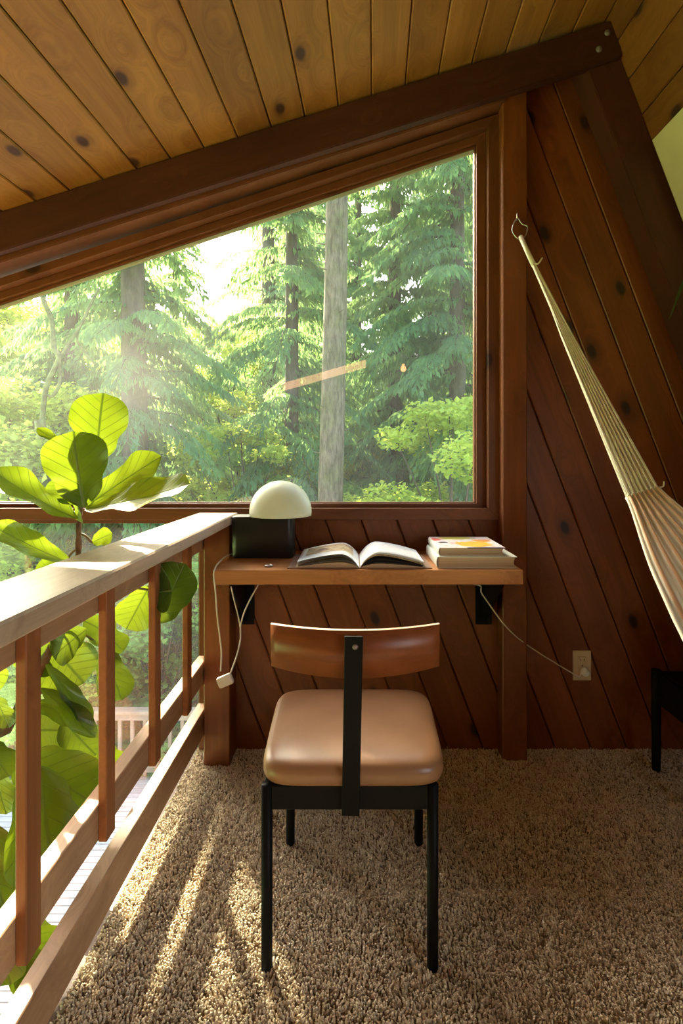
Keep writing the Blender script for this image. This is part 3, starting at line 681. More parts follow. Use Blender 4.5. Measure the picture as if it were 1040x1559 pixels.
def open_book():
    b = thing('open_book', 'open hardcover book with a photo page lying in the middle of the shelf', 'book', (0.02, 1.8, ZS))
    xc = 0.0205; y0, y1 = 1.685, 1.915
    M_BOARD = plain('book_board', (0.30,0.17,0.10), 0.6); M_WH = plain('page_white', (0.88,0.89,0.87), 0.4)
    M_DK = plain('inner_page_dark', (0.03,0.03,0.03), 0.5)
    for s in (-1, 1):
        xa, xb_ = sorted((xc+s*0.004, xc+s*0.232))
        box('cover', xa, xb_, y0-0.004, y1+0.004, ZS+0.0002, ZS+0.0032, M_BOARD, b, ch=0.0008)
    box('spine', xc-0.004, xc+0.004, y0-0.004, y1+0.004, ZS+0.0001, ZS+0.0022, M_BOARD, b, ch=0.0005)
    def curve(s, reach, peak, lift, n=18):
        """cross-section of a page: rises from the gutter, arches, falls towards the fore edge"""
        out_ = []
        for k in range(n+1):
            t = k/n; x = xc+s*(0.0015+reach*t)
            z = ZS+0.0035+peak*(math.sin(min(1, t/0.30)*PI/2)**0.8)*(1-max(0, (t-0.30)/0.70)**1.5*(1-lift))
            out_.append((x, z))
        return out_
    def sheet(name, s, reach, peak, lift, mat, th=0.0005, y0_=y0, y1_=y1):
        c = curve(s, reach, peak, lift); n = len(c); V = []; uv = []
        ny = 5
        for dz in (0, -th):
            for j in range(ny):
                f = j/(ny-1)
                for k, (x, z) in enumerate(c):
                    V.append(Vector((x, y0_+(y1_-y0_)*f, z+dz+0.0025*math.sin(PI*f)*0))-b.location)
                    u_ = k/(n-1); uv.append((u_ if s > 0 else 1-u_, f))
        Fc = []; L_ = n*ny
        for j in range(ny-1):
            for k in range(n-1):
                a = j*n+k; q = (a, a+1, a+1+n, a+n); Fc.append(q if s > 0 else q[::-1]); q2 = tuple(i+L_ for i in q); Fc.append(q2[::-1] if s > 0 else q2)
        for k in range(n-1):
            Fc.append((k, k+L_, k+1+L_, k+1)); a = (ny-1)*n+k; Fc.append((a, a+1, a+1+L_, a+L_))
        for j in range(ny-1):
            for e in (0, n-1): a = j*n+e; Fc.append((a, a+n, a+n+L_, a+L_))
        link(name, V, Fc, mat, b, True, uv)
    def block(s, reach, peak, lift):
        c = curve(s, reach, peak, lift); base = [(x, ZS+0.0033) for x, z in c]; pr_ = c+base[::-1]; n = len(pr_)
        V = [Vector((x, yy, z))-b.location for yy in (y0+.001, y1-.001) for x, z in pr_]
        Fc = [(k, (k+1)%n, n+(k+1)%n, n+k) for k in range(n)]
        h = n//2
        for k in range(h-1): Fc.append((k, k+1, n-2-k, n-1-k)); Fc.append((n+k+1, n+k, n+n-1-k, n+n-2-k))
        link('text_block', V, Fc, M_PAGES, b)
    block(-1, 0.205, 0.016, 0.10); block(1, 0.200, 0.012, 0.10)
    for s, L_ in ((-1, ((0.198,0.0225,0.15,M_WH),(0.200,0.0285,0.2,M_PAGES),(0.197,0.0350,0.3,M_WH),(0.1985,0.0405,0.36,M_WH))), (1, ((0.200,0.0165,0.15,M_DK),(0.203,0.0240,0.18,M_DK),(0.202,0.0385,0.22,M_PAGES),(0.204,0.0435,0.30,M_WH)))):
        for re, pk, lf, mt in L_: sheet('page', s, re, pk, lf, mt)
    sheet('page', -1, 0.1995, 0.0435, 0.42, page_print('photo'), 0.0006)['label'] if False else sheet('page', -1, 0.1995, 0.0435, 0.42, page_print('photo'), 0.0006)
    sheet('page', 1, 0.205, 0.0475, 0.36, page_print('text'), 0.0006)
open_book()

# ------------------------------------------------------------------ CHAIR
ch = thing('desk_chair', 'black metal frame chair with tan leather seat and curved wooden back facing the shelf', 'chair', (0.0, 1.33, 0.0))
LG = 0.0125
legs = [(-0.1895, 1.152), (0.174, 1.152), (-0.1825, 1.525), (0.1895, 1.525)]
def leg(x, y):
    return lathe('leg', [(0.0,0.004),(LG*0.95,0.004),(LG,0.007),(LG,0.408),(0.0,0.408)], M_BLACK, ch, (x, y, 0.0), seg=16)
for x, y in legs: leg(x, y)
def bar(name, a, b_, w_, h_, mat=M_BLACK, parent=ch, ch_=0.0015):
    a, b_ = Vector(a), Vector(b_); d = b_-a; n_ = Vector((0,0,1)) if abs(d.normalized().z) < 0.9 else Vector((0,-1,0))
    return cbox(name, d.length, w_, h_, mat, parent, frame_mat((a+b_)/2, d, n_), ch_)
za = 0.3815
bar('apron', (legs[0][0]+.011, legs[0][1], za), (legs[1][0]-.011, legs[1][1], za), 0.014, 0.052)
bar('apron', (legs[2][0]+.011, legs[2][1], za), (legs[3][0]-.011, legs[3][1], za), 0.014, 0.052)
bar('apron', (legs[0][0], legs[0][1]+.011, za), (legs[2][0], legs[2][1]-.011, za), 0.014, 0.052)
bar('apron', (legs[1][0], legs[1][1]+.011, za), (legs[3][0], legs[3][1]-.011, za), 0.014, 0.052)
# cushion
def cushion():
    n = 64; prof = [(0.955,0.0),(0.985,0.004),(1.0,0.013),(1.0,0.027),(0.99,0.036),(0.965,0.0435),(0.92,0.049),(0.84,0.053),(0.70,0.056),(0.5,0.058),(0.25,0.059),(0.0,0.0592)]
    V = []; Fc = []; yc = 1.3325; hy = 0.1985; zb = 0.4085
    for s, z in prof:
        for k in range(n):
            a = 2*PI*k/n; c, s_ = math.cos(a), math.sin(a); e = 2/7.0 if s > 0.6 else 2/(7.0*(s/0.6)+3*(1-s/0.6)+0.01)
            X = math.copysign(abs(c)**e, c)*s; Y = math.copysign(abs(s_)**e, s_)*s
            hw = 0.2045+0.013*(Y+1)/2
            V.append(Vector((X*hw+0.0, yc+Y*hy, zb+z*0.98))-ch.location)
    for i in range(len(prof)-1):
        for k in range(n): k2 = (k+1)%n; Fc.append((i*n+k, i*n+k2, (i+1)*n+k2, (i+1)*n+k))
    Fc.append(tuple(range(n))[::-1])
    return link('seat', V, Fc, M_LEATHER, ch, True)
cushion()
# back spine and curved board
sb, st = Vector((-0.006, 1.134, 0.352)), Vector((0.001, 1.100, 0.749))
d_ = (st-sb); cbox('back_spine', d_.length, 0.0385, 0.008, M_BLACK, ch, frame_mat((sb+st)/2, d_, (0,-1,0)), 0.0012)
# lower foot of spine behind apron
def backboard():
    W = 0.187; n = 24; V = []; Fc = []; h0, h1 = 0.652, 0.757; th = 0.011; tl = 0.085
    for k in range(n+1):
        t = -1+2*k/n; x = 0.004+W*t; yb = 1.1145+0.045*t*t - 0.0
        zlo = h0+0.009*t*t-0.001; zhi = h1
        for y_, z in ((yb+ (h1-zlo)*0.085, zlo), (yb, zhi-0.001), (yb+th, zhi-0.001), (yb+th+(h1-zlo)*0.085, zlo)):
            V.append(Vector((x, y_, z))-ch.location)
    for k in range(n):
        a, b_ = k*4, (k+1)*4
        for i in range(4): j = (i+1)%4; Fc.append((a+i, a+j, b_+j, b_+i))
    Fc += [(3,2,1,0), (n*4, n*4+1, n*4+2, n*4+3)]
    o = link('backrest', V, Fc, W_PLY, ch); o.data.materials.append(W_PLYLIT)
    for p in o.data.polygons:
        p.use_smooth = False
        if p.index < n*4 and p.index%4 == 1: p.material_index = 1
    for p in o.data.polygons:
        if p.index < n*4 and p.index%4 in (0, 2): p.use_smooth = True
backboard()
lathe('screw', [(0.0,0.0),(0.0065,0.0),(0.005,0.003),(0.0,0.0035)], M_BOLT, ch, M=frame_mat(P(541,985,1.0975), (1,0,0), (0,-1,0)), seg=14)

# ------------------------------------------------------------------ HAMMOCK
def stripes():
    m, n, o_ = newmat('hammock_cloth'); L = n.links.new
    tc = N(n, 'ShaderNodeTexCoord'); sp = N(n, 'ShaderNodeSeparateXYZ'); L(tc.outputs['UV'], sp.inputs[0])
    ml = N(n, 'ShaderNodeMath', operation='MULTIPLY'); ml.inputs[1].default_value = 7.0; L(sp.outputs[0], ml.inputs[0])
    fr = N(n, 'ShaderNodeMath', operation='FRACT'); L(ml.outputs[0], fr.inputs[0])
    r = ramp(n, [(0.0, (0.80,0.74,0.58)), (0.30, (0.80,0.74,0.58)), (0.36, (0.66,0.38,0.20)), (0.64, (0.70,0.46,0.26)), (0.70, (0.80,0.74,0.58))]); L(fr.outputs[0], r.inputs[0])
    mp = N(n, 'ShaderNodeMapping'); mp.inputs['Scale'].default_value = (60, 400, 1); L(tc.outputs['UV'], mp.inputs[0])
    nz = N(n, 'ShaderNodeTexNoise', _Scale=1.0, _Detail=2.0); L(mp.outputs[0], nz.inputs['Vector'])
    b = N(n, 'ShaderNodeBsdfPrincipled', _Roughness=0.85); L(r.outputs[0], b.inputs['Base Color'])
    bp = N(n, 'ShaderNodeBump', _Strength=0.5, _Distance=0.002); L(nz.outputs['Fac'], bp.inputs['Height']); L(bp.outputs[0], b.inputs['Normal'])
    t = N(n, 'ShaderNodeBsdfTranslucent'); L(r.outputs[0], t.inputs[0]); mx = N(n, 'ShaderNodeMixShader'); mx.inputs[0].default_value = 0.25
    L(b.outputs[0], mx.inputs[1]); L(t.outputs[0], mx.inputs[2]); L(mx.outputs[0], o_.inputs[0]); return m
M_CLOTH = stripes(); M_STR = plain('hammock_string', (0.80,0.76,0.58), 0.8, noise_amt=0.08)
def hammock():
    E = P(784, 336, 1.944); hm = thing('hammock', 'cream string and striped cloth hammock hung from the tall post on a steel hook', 'hammock', E)
    # eye screw on the post and a triangular link
    def ringp(c, ax1, ax2, r, n=20): return [c+ax1*math.cos(2*PI*k/n)*r+ax2*math.sin(2*PI*k/n)*r for k in range(n+1)]
    tube('eye_screw', [E, E+Vector((0,-0.016,0))], 0.0028, M_STEEL, hm)
    tube('eye_screw', ringp(E+Vector((0.000,-0.026,0.003)), Vector((0.25,1,0)).normalized(), Vector((0,0,1)), 0.0115), 0.0024, M_STEEL, hm)
    e = E+Vector((0.0,-0.030,-0.006))
    k1 = P(779,338,1.915); lk = [e, e+Vector((-0.010,-0.004,-0.010)), P(780,350,1.905), P(786,361,1.90), P(794,364,1.90), P(801,357,1.895), P(803,345,1.90), P(795,341,1.905), e+Vector((0.004,0.0,0.001))]
    tube('link', spline(lk, 5), 0.0022, M_STEEL, hm, 7)
    A = P(793, 362, 1.90)
    B = P(978, 748, 1.42)
    # body path
    path = spline([B, P(1078,872,1.22), Vector((0.92,0.95,0.66)), Vector((1.02,0.25,0.50)), Vector((1.02,-0.45,0.56)), Vector((0.90,-1.05,0.85))], 12)
    n = len(path); S = 72
    def width(t): return 0.042+0.20*math.sin(PI*min(1, max(0, t)))**1.7
    V = []; uv = []; rows = []
    for i, p in enumerate(path):
        t = i/(n-1); tg = (path[min(i+1,n-1)]-path[max(i-1,0)]).normalized()
        side = tg.cross(Vector((0,0,1))).normalized()
        if i < 40: 
            f = min(1, i/16.0); sd_ = Vector((0.90, 0, 0.43))*(1-f)+Vector((1,0,0))*f; side = (sd_-tg*sd_.dot(tg)).normalized()
        nr = side.cross(tg).normalized(); 
        if nr.z > 0: nr = -nr
        wd = width(t); dp = wd*0.40
        pl_amp = 0.0065*(1-0.5*math.sin(PI*t))
        for k in range(S+1):
            s = -1+2*k/S
            q = p+side*(s*wd)+nr*(dp*(1-s*s)*min(1, 0.08+max(0, t-0.16)*2))-nr*0.0+nr*pl_amp*math.cos(7*PI*(s+1))
            V.append(q-hm.location); uv.append(((s+1)/2, t*2.4))
    Fc = [(i*(S+1)+k, i*(S+1)+k+1, (i+1)*(S+1)+k+1, (i+1)*(S+1)+k) for i in range(n-1) for k in range(S)]
    link('cloth', V, Fc, M_CLOTH, hm, True, uv)
    # edge rope and end binding
    for k in (0, S): tube('edge_rope', [V[i*(S+1)+k]+hm.location for i in range(n)], 0.005, M_STR, hm, 6)
    tube('binding', [V[k]+hm.location for k in range(S+1)], 0.0028, M_STR, hm, 5)
    tube('binding', [V[(n-1)*(S+1)+k]+hm.location for k in range(S+1)], 0.0028, M_STR, hm, 5)
    # suspension strings
    bun = []; 
    for k in range(0, S+1, 2):
        e1 = V[k]+hm.location; a = 2*PI*k/S*3; rr_ = 0.005*(0.4+0.6*abs(math.sin(k)))
        st_ = A+Vector((math.cos(a)*rr_, math.sin(a)*rr_, 0)); mid = A.lerp(e1, 0.16)*1; c0 = A.lerp(B, 0.16)
        mid = c0+(mid-c0)*0.35+Vector((math.cos(a)*0.006, math.sin(a)*0.006, 0))*0.7
        bun.append(tube_data([st_, mid, A.lerp(e1, 0.45).lerp(A.lerp(B, .45), 0.10)+Vector((0,0,-0.004)), e1], 0.0021, 5, False))
    # crossing tubes fill the sheet between
    Vb, Fb = merge(bun); o = link('suspension_strings', [v-hm.location for v in Vb], Fb, M_STR, hm, True); stuff(o)
    tube('wrapping', [A+Vector((0,0,0.004)), A.lerp(B, 0.06), A.lerp(B, 0.14)], 0.0085, M_STR, hm, 10, radii=[0.0085,0.0085,0.0095])
    tube('tie', spline([A.lerp(B,0.125), A.lerp(B,0.13)+Vector((0.012,-0.015,-0.008)), A.lerp(B,0.12)+Vector((0.032,-0.01,0.008))], 4), 0.003, M_STR, hm, 6)
    tube('tie', spline([V[S]+hm.location, V[S]+hm.location+Vector((0.012,-0.005,0.004)), V[S]+hm.location+Vector((0.014,-0.005,0.018))], 4), 0.0022, M_STR, hm, 6)
    # far end
    C2 = Vector((0.80, YF+0.03, 1.45)); bun = []
    for k in range(0, S+1, 3): bun.append(tube_data([V[(n-1)*(S+1)+k]+hm.location, C2], 0.0022, 5, False))
    Vb, Fb = merge(bun); stuff(link('suspension_strings', [v-hm.location for v in Vb], Fb, M_STR, hm, True))
    tube('eye_screw', [C2+Vector((0,0.0,0)), C2+Vector((0,-0.04,0))], 0.003, M_STEEL, hm)
hammock()

# ------------------------------------------------------------------ CANVAS on the steep slope
def canvas():
    m, n, o_ = newmat('canvas_print'); L = n.links.new
    tc = N(n, 'ShaderNodeTexCoord'); b = N(n, 'ShaderNodeBsdfPrincipled', _Roughness=0.8)
    # a few drawn ink arcs on cream
    c = None; col = (0.72,0.66,0.42)
    nz = N(n, 'ShaderNodeTexNoise', _Scale=6.0, _Detail=3.0); L(tc.outputs['Object'], nz.inputs['Vector'])
    r = ramp(n, [(0.3, (0.54,0.44,0.26)), (0.7, (0.61,0.51,0.32))]); L(nz.outputs['Fac'], r.inputs[0]); c = r.outputs[0]
    for cx_, cy_, rad, lim in ((-0.02, 0.46, 0.26, 0.18), (0.02, 0.05, 0.22, 0.3), (-0.1, -0.2, 0.3, 0.3)):
        mp = N(n, 'ShaderNodeMapping'); mp.inputs['Location'].default_value = (-cx_, -cy_, 0); mp.inputs['Scale'].default_value = (1, 1, 0); L(tc.outputs['Object'], mp.inputs[0])
        ln = N(n, 'ShaderNodeVectorMath', operation='LENGTH'); L(mp.outputs[0], ln.inputs[0])
        sb_ = N(n, 'ShaderNodeMath', operation='SUBTRACT'); sb_.inputs[1].default_value = rad; L(ln.outputs['Value'], sb_.inputs[0])
        ab = N(n, 'ShaderNodeMath', operation='ABSOLUTE'); L(sb_.outputs[0], ab.inputs[0]); lt = N(n, 'ShaderNodeMath', operation='LESS_THAN'); lt.inputs[1].default_value = 0.002; L(ab.outputs[0], lt.inputs[0])
        c = mixc(n, lt.outputs[0], c, (0.10,0.09,0.05))
    L(c, b.inputs['Base Color']); L(b.outputs[0], o_.inputs[0])
    co = Vector((xs(2.31), 1.885, 2.31))                 # far upper corner, at the boards
    # corner seen at px (994.6, 214)
    H_, W_ = 1.0, 0.75; th = 0.022
    yc = 1.885-W_/2; down = -ds
    best = None
    for k in range(400):
        z = 2.0+0.6*k/400; p = Vector((xs(z), 1.885, z))+ns*(th+0.001); q = (CX+F*p.x/p.y, CY-F*(p.z-CZ)/p.y)
        e_ = abs(q[1]-214)
        if best is None or e_ < best[0]: best = (e_, z)
    top = Vector((xs(best[1]), 1.885, best[1]))
    c0 = top+down*(H_/2); c0.y = yc; c0 += ns*(th/2+0.0005)
    o = cbox('canvas_print', W_, H_, th, m, None, frame_mat(c0, (0,1,0), ns), 0.002)
    tag(o, 'cream canvas with thin drawn lines hung on the steep boarded slope at the right', 'picture')
canvas()

# ------------------------------------------------------------------ PLANT STAND with dark pot, right edge
M_LEAFD = foliage('dark_arching_leaf', (0.02,0.05,0.015), (0.035,0.08,0.02), (0.10,0.16,0.05), 0.3, rough=0.4, scale=5)
def stand():
    s = thing('plant_stand', 'low black plant stand against the wall at the right edge', 'stand', (1.24, 1.73, 0.0))
    for x, y in ((1.087,1.885),(1.087,1.58),(1.39,1.885),(1.39,1.58)):
        lathe('leg', [(0.0,0.002),(0.013,0.002),(0.0145,0.01),(0.0165,0.30),(0.0165,0.365),(0.0,0.365)], M_BLACK, s, (x, y, 0), seg=14)
    for a, b_ in (((1.10,1.885),(1.377,1.885)),((1.10,1.58),(1.377,1.58)),((1.087,1.597),(1.087,1.87)),((1.39,1.597),(1.39,1.87))):
        bar('apron', (*a, 0.305), (*b_, 0.305), 0.014, 0.105, M_BLACK, s)
    box('top', 1.10, 1.377, 1.597, 1.87, 0.345, 0.3578, M_BLACK, s)
    p = thing('potted_plant', 'dark potted plant with long thin arching leaves standing on the black stand', 'plant', (1.24, 1.72, 0.358))
    M_POT = plain('dark_pot', (0.020,0.022,0.015), 0.6); M_SOIL = plain('soil', (0.03,0.02,0.013), 0.95, bump=0.5)
    lathe('pot', [(0.0,0.0),(0.085,0.0),(0.10,0.01),(0.125,0.20),(0.13,0.215),(0.122,0.215),(0.116,0.195),(0.0,0.195)], M_POT, p, (1.24,1.72,0.358), seg=32)
    lathe('soil', [(0.0,0.197),(0.116,0.197),(0.110,0.203),(0.0,0.206)], M_SOIL, p, (1.24,1.72,0.358), seg=24)
    rn = random.Random(5); base = Vector((1.24,1.72,0.56))
    ends = [((1018,478,1.80),(1036,465)), ((966,850,1.72),None), ((972,825,1.78),None), ((1014,914,1.62),None), ((1018,942,1.60),None)]
    tips = [P(1018,488,1.78), P(969,822,1.80), P(1014,910,1.66), P(1018,941,1.62)]
    for k in range(16):
        a = rn.uniform(0, 2*PI); r_ = rn.uniform(0.10, 0.20); tips.append(base+Vector((math.cos(a)*r_+0.0, math.sin(a)*r_*0.8, rn.uniform(0.05, 0.75))))
    for i, tp in enumerate(tips):
        if i >= 4 and tp.x > xs(tp.z)-0.05: tp.x = xs(tp.z)-0.06
        if i == 0: mid = Vector((1.13, 1.74, 1.72))
        else: mid = base.lerp(tp, 0.5)+Vector((0.02,0,0.22 if tp.z < 1.0 else 0.08))
        b0 = base+Vector((rn.uniform(-.03,.03), rn.uniform(-.03,.03), 0.0)); c = spline([b0, b0.lerp(mid,0.5)+Vector((0,0,0.04)), mid, tp], 6); n = len(c); V = []
        wmax = 0.016 if i != 1 else 0.035
        for j, q in enumerate(c):
            t = j/(n-1); tg = (c[min(j+1,n-1)]-c[max(j-1,0)]).normalized(); sd_ = tg.cross(Vector((0.3,-1,0.2))).normalized(); wv = wmax*max(0.06, math.sin(PI*t**0.8)); up_ = sd_.cross(tg)
            V += [q-sd_*wv-p.location, q+up_*wv*0.25-p.location, q+sd_*wv-p.location]
        Fc = [(j*3+k, j*3+k+1, j*3+k+4, j*3+k+3) for j in range(n-1) for k in (0,1)]
        o = link('leaf', V, Fc, M_LEAFD, p, True)
stand()

# ------------------------------------------------------------------ FIDDLE LEAF FIG
def figleaf_mat():
    m, n, o_ = newmat('fiddle_leaf'); L = n.links.new
    tc = N(n, 'ShaderNodeTexCoord'); sp = N(n, 'ShaderNodeSeparateXYZ'); L(tc.outputs['UV'], sp.inputs[0])
    # u across -1..1 stored as 0..1, v along
    su = N(n, 'ShaderNodeMath', operation='SUBTRACT'); su.inputs[1].default_value = 0.5; L(sp.outputs[0], su.inputs[0])
    au = N(n, 'ShaderNodeMath', operation='ABSOLUTE'); L(su.outputs[0], au.inputs[0])
    mid = N(n, 'ShaderNodeMapRange'); mid.inputs[1].default_value = 0.008; mid.inputs[2].default_value = 0.028; mid.inputs[3].default_value = 1; mid.inputs[4].default_value = 0; L(au.outputs[0], mid.inputs[0])
    # side veins: fract(v*7 - |u|*2.6)
    m1 = N(n, 'ShaderNodeMath', operation='MULTIPLY'); m1.inputs[1].default_value = 7.0; L(sp.outputs[1], m1.inputs[0])
    m2 = N(n, 'ShaderNodeMath', operation='MULTIPLY'); m2.inputs[1].default_value = 4.4; L(au.outputs[0], m2.inputs[0])
    s1 = N(n, 'ShaderNodeMath', operation='SUBTRACT'); L(m1.outputs[0], s1.inputs[0]); L(m2.outputs[0], s1.inputs[1])
    fr = N(n, 'ShaderNodeMath', operation='FRACT'); L(s1.outputs[0], fr.inputs[0])
    pp = N(n, 'ShaderNodeMath', operation='PINGPONG'); pp.inputs[1].default_value = 0.5; L(fr.outputs[0], pp.inputs[0])
    vr = N(n, 'ShaderNodeMapRange'); vr.inputs[1].default_value = 0.02; vr.inputs[2].default_value = 0.07; vr.inputs[3].default_value = 0.75; vr.inputs[4].default_value = 0; L(pp.outputs[0], vr.inputs[0])
    mxv = N(n, 'ShaderNodeMath', operation='MAXIMUM'); L(mid.outputs[0], mxv.inputs[0]); L(vr.outputs[0], mxv.inputs[1])
    nz = N(n, 'ShaderNodeTexNoise', _Scale=14.0, _Detail=4.0); L(tc.outputs['Object'], nz.inputs['Vector'])
    r = ramp(n, [(0.3, (0.014,0.062,0.008)), (0.7, (0.030,0.105,0.013))]); L(nz.outputs['Fac'], r.inputs[0])
    cs = mixc(n, mxv.outputs[0], r.outputs[0], (0.16,0.27,0.06))
    rt = ramp(n, [(0.3, (0.16,0.225,0.008)), (0.7, (0.22,0.29,0.011))]); L(nz.outputs['Fac'], rt.inputs[0])
    ct = mixc(n, mxv.outputs[0], rt.outputs[0], (0.055,0.085,0.006))
    b = N(n, 'ShaderNodeBsdfPrincipled', _Roughness=0.34); b.inputs['Specular IOR Level'].default_value = 0.75; L(cs, b.inputs['Base Color'])
    bp = N(n, 'ShaderNodeBump', _Strength=0.6, _Distance=0.003); bp.invert = True; L(mxv.outputs[0], bp.inputs['Height']); L(bp.outputs[0], b.inputs['Normal'])
    t = N(n, 'ShaderNodeBsdfTranslucent'); L(ct, t.inputs[0]); mx = N(n, 'ShaderNodeMixShader'); mx.inputs[0].default_value = 0.42
    L(b.outputs[0], mx.inputs[1]); L(t.outputs[0], mx.inputs[2]); L(mx.outputs[0], o_.inputs[0]); return m
M_FIG = figleaf_mat(); M_BARK = plain('fig_bark', (0.10,0.065,0.04), 0.8, noise_amt=0.5, nscale=60, bump=0.6)
M_PET = plain('fig_petiole', (0.12,0.10,0.04), 0.6)
def fig():
    p0 = Vector((-0.98, 1.42, ZL)); fg = thing('fiddle_leaf_fig', 'tall fiddle leaf fig beyond the loft railing with large backlit green leaves', 'plant', p0)
    M_POT2 = plain('fig_pot', (0.55,0.50,0.44), 0.7); M_SOIL2 = plain('fig_soil', (0.03,0.02,0.013), 0.95, bump=0.5)
    lathe('pot', [(0.0,0.0),(0.17,0.0),(0.18,0.01),(0.215,0.38),(0.22,0.40),(0.205,0.40),(0.20,0.36),(0.0,0.36)], M_POT2, fg, p0, seg=36)
    lathe('soil', [(0.0,0.362),(0.20,0.362),(0.19,0.372),(0.0,0.378)], M_SOIL2, fg, p0, seg=24)
    tr = [p0+Vector((0,0,0.37)), Vector((-1.02,1.45,-2.0)), Vector((-1.06,1.40,-1.0)), P(-30,1180,1.42), P(10,1110,1.42), P(52,1035,1.42), P(78,985,1.42), P(112,900,1.42), P(119,850,1.42), P(120,800,1.42), P(124,765,1.42)]
    c = spline(tr, 6); n = len(c)
    tube('trunk', c, 0.01, M_BARK, fg, 8, radii=[0.020-0.0145*(i/(n-1))+0.0012*math.sin(i*1.9) for i in range(n)])
    rn = random.Random(11)
    def leaf(b, t, wpx, face=(0,-1,0.0), bend=0.08, fold=0.15, y0=1.42, y1=None, wave=1.0):
        """b,t = pixel of base and tip; y0,y1 their depths; wpx = width in pixels at y0"""
        if y1 is None: y1 = y0
        B = P(b[0], b[1], y0); T = P(t[0], t[1], y1); ax_ = (T-B); Ln = ax_.length; ax_.normalize()
        nf = Vector(face); nf = (nf-ax_*nf.dot(ax_)).normalized(); sd_ = ax_.cross(nf).normalized(); wd = wpx*y0/F/2
        nu, nv = 12, 18; V = []; uv = []; ph = rn.uniform(0, 6)
        for j in range(nv+1):
            v = j/nv
            pr = (0.10+0.62*math.sin(min(1, v/0.30)*PI/2)) if v < 0.30 else 0.72+0.28*math.sin((v-0.30)/0.42*PI/2) if v < 0.72 else math.cos((v-0.72)/0.28*PI/2)**0.55
            if v < 0.02: pr = 0.10
            pr *= 1-0.10*math.exp(-((v-0.38)/0.09)**2)
            for i in range(nu+1):
                uu = -1+2*i/nu
                notch = 0.035*(1-abs(uu))*(v**8)
                w_ = wave*0.035*Ln*math.sin(v*13+ph+uu*1.5)*uu*uu*pr
                q = B+ax_*(Ln*(v-notch))+sd_*(wd*pr*uu)+nf*(-bend*Ln*(v*v)*1.0+bend*Ln*v*0.9)+nf*(fold*wd*(uu*uu)*pr+w_)
                V.append(q-fg.location); uv.append((0.5+uu*0.5*pr, v))
        Fc = [(j*(nu+1)+i, j*(nu+1)+i+1, (j+1)*(nu+1)+i+1, (j+1)*(nu+1)+i) for j in range(nv) for i in range(nu)]
        return link('leaf', V, Fc, M_FIG, fg, True, uv)
    def pet(a, b_, ya=1.42, yb=1.42):
        tube('petiole', spline([P(a[0],a[1],ya), (P(a[0],a[1],ya)+P(b_[0],b_[1],yb))/2+Vector((0,0,0.006)), P(b_[0],b_[1],yb)], 4), 0.0032, M_PET, fg, 6)
    C = (0,-1,0)
    # top cluster
    leaf((147,703),(157,598),92, C, 0.08, 0.12, 1.50); pet((124,768),(147,703),1.42,1.50)
    leaf((128,772),(112,656),94, (0.25,-1,0.1), 0.10, 0.25, 1.36)
    leaf((136,768),(246,694),58, (0.1,-0.75,0.65), 0.06, 0.2, 1.45, 1.47)
    leaf((130,775),(290,738),72, (0.0,-0.55,0.8), -0.10, 0.25, 1.38, 1.33)
    leaf((118,790),(-14,716),62, (-0.1,-0.45,0.9), -0.16, 0.3, 1.38, 1.30)
    leaf((114,780),(-30,722),44, (0.2,-0.3,0.95), -0.14, 0.3, 1.46, 1.52)
    leaf((120,692),(56,652),20, (0.0,-0.5,0.85), -0.10, 0.2, 1.48, 1.50)
    leaf((118,768),(96,722),60, (0.5,-0.9,0.0), 0.1, 0.3, 1.40)
    leaf((116,758),(126,796),26, (-0.7,-0.7,0.0), 0.1, 0.3, 1.40)
    pet((120,812),(140,826)); leaf((140,826),(171,812),28, (0,-1,0.3), 0.1, 0.2, 1.42)
    pet((118,835),(98,858)); leaf((108,858),(-14,800),44, (0.0,-0.6,0.8), -0.12, 0.35, 1.40, 1.34)
    leaf((112,868),(50,872),40, (0,-0.8,0.6), 0.1, 0.2, 1.44)
    # under the cap
    pet((108,905),(190,900)); pet((190,900),(225,898))
    leaf((228,892),(192,958),58, (0.2,-1,0.1), 0.08, 0.2, 1.46)
    leaf((225,905),(262,900),60, (-0.2,-1,0.2), 0.06, 0.2, 1.44)
    leaf((240,948),(282,858),76, (-0.1,-1,0.2), 0.06, 0.2, 1.48)
    pet((92,950),(128,962)); leaf((132,958),(80,1000),54, (0.1,-0.9,0.5), 0.1, 0.2, 1.40)
    leaf((128,945),(172,968),46, (0.1,-0.9,0.5), 0.1, 0.2, 1.50)
    leaf((72,972),(128,1040),104, C, 0.06, 0.12, 1.46)
    leaf((58,975),(52,1030),70, (-0.2,-1,0), 0.06, 0.12, 1.44)
    pet((60,1020),(75,1015)); leaf((70,1012),(138,1104),30, (0.75,-0.5,0.5), 0.12, 0.4, 1.38)
    pet((40,1060),(66,1055)); leaf((62,1048),(146,1122),32, (0.55,-0.6,0.7), 0.14, 0.4, 1.36)
    leaf((52,1070),(128,1096),34, (0.0,-0.8,0.8), 0.1, 0.3, 1.42)
    leaf((40,1110),(97,1112),84, C, 0.05, 0.1, 1.47)
    leaf((96,1096),(146,1150),78, C, 0.05, 0.15, 1.45)
    leaf((36,1150),(140,1222),108, (0.1,-0.9,0.3), 0.05, 0.15, 1.34)
    leaf((60,1168),(84,1350),104, (0.45,-1,0.35), 0.14, 0.5, 1.26, 1.16)
    leaf((26,1160),(64,1215),60, C, 0.05, 0.15, 1.44)
    leaf((158,958),(188,992),46, C, 0.05, 0.15, 1.52)
    leaf((158,985),(186,1066),52, (0.3,-1,0.1), 0.12, 0.3, 1.50); pet((92,950),(158,985),1.42,1.50)
    leaf((150,1130),(180,1185),56, (0.2,-1,0.2), 0.08, 0.2, 1.48)
    leaf((136,1170),(160,1230),50, (0.2,-1,0.2), 0.08, 0.2, 1.48)
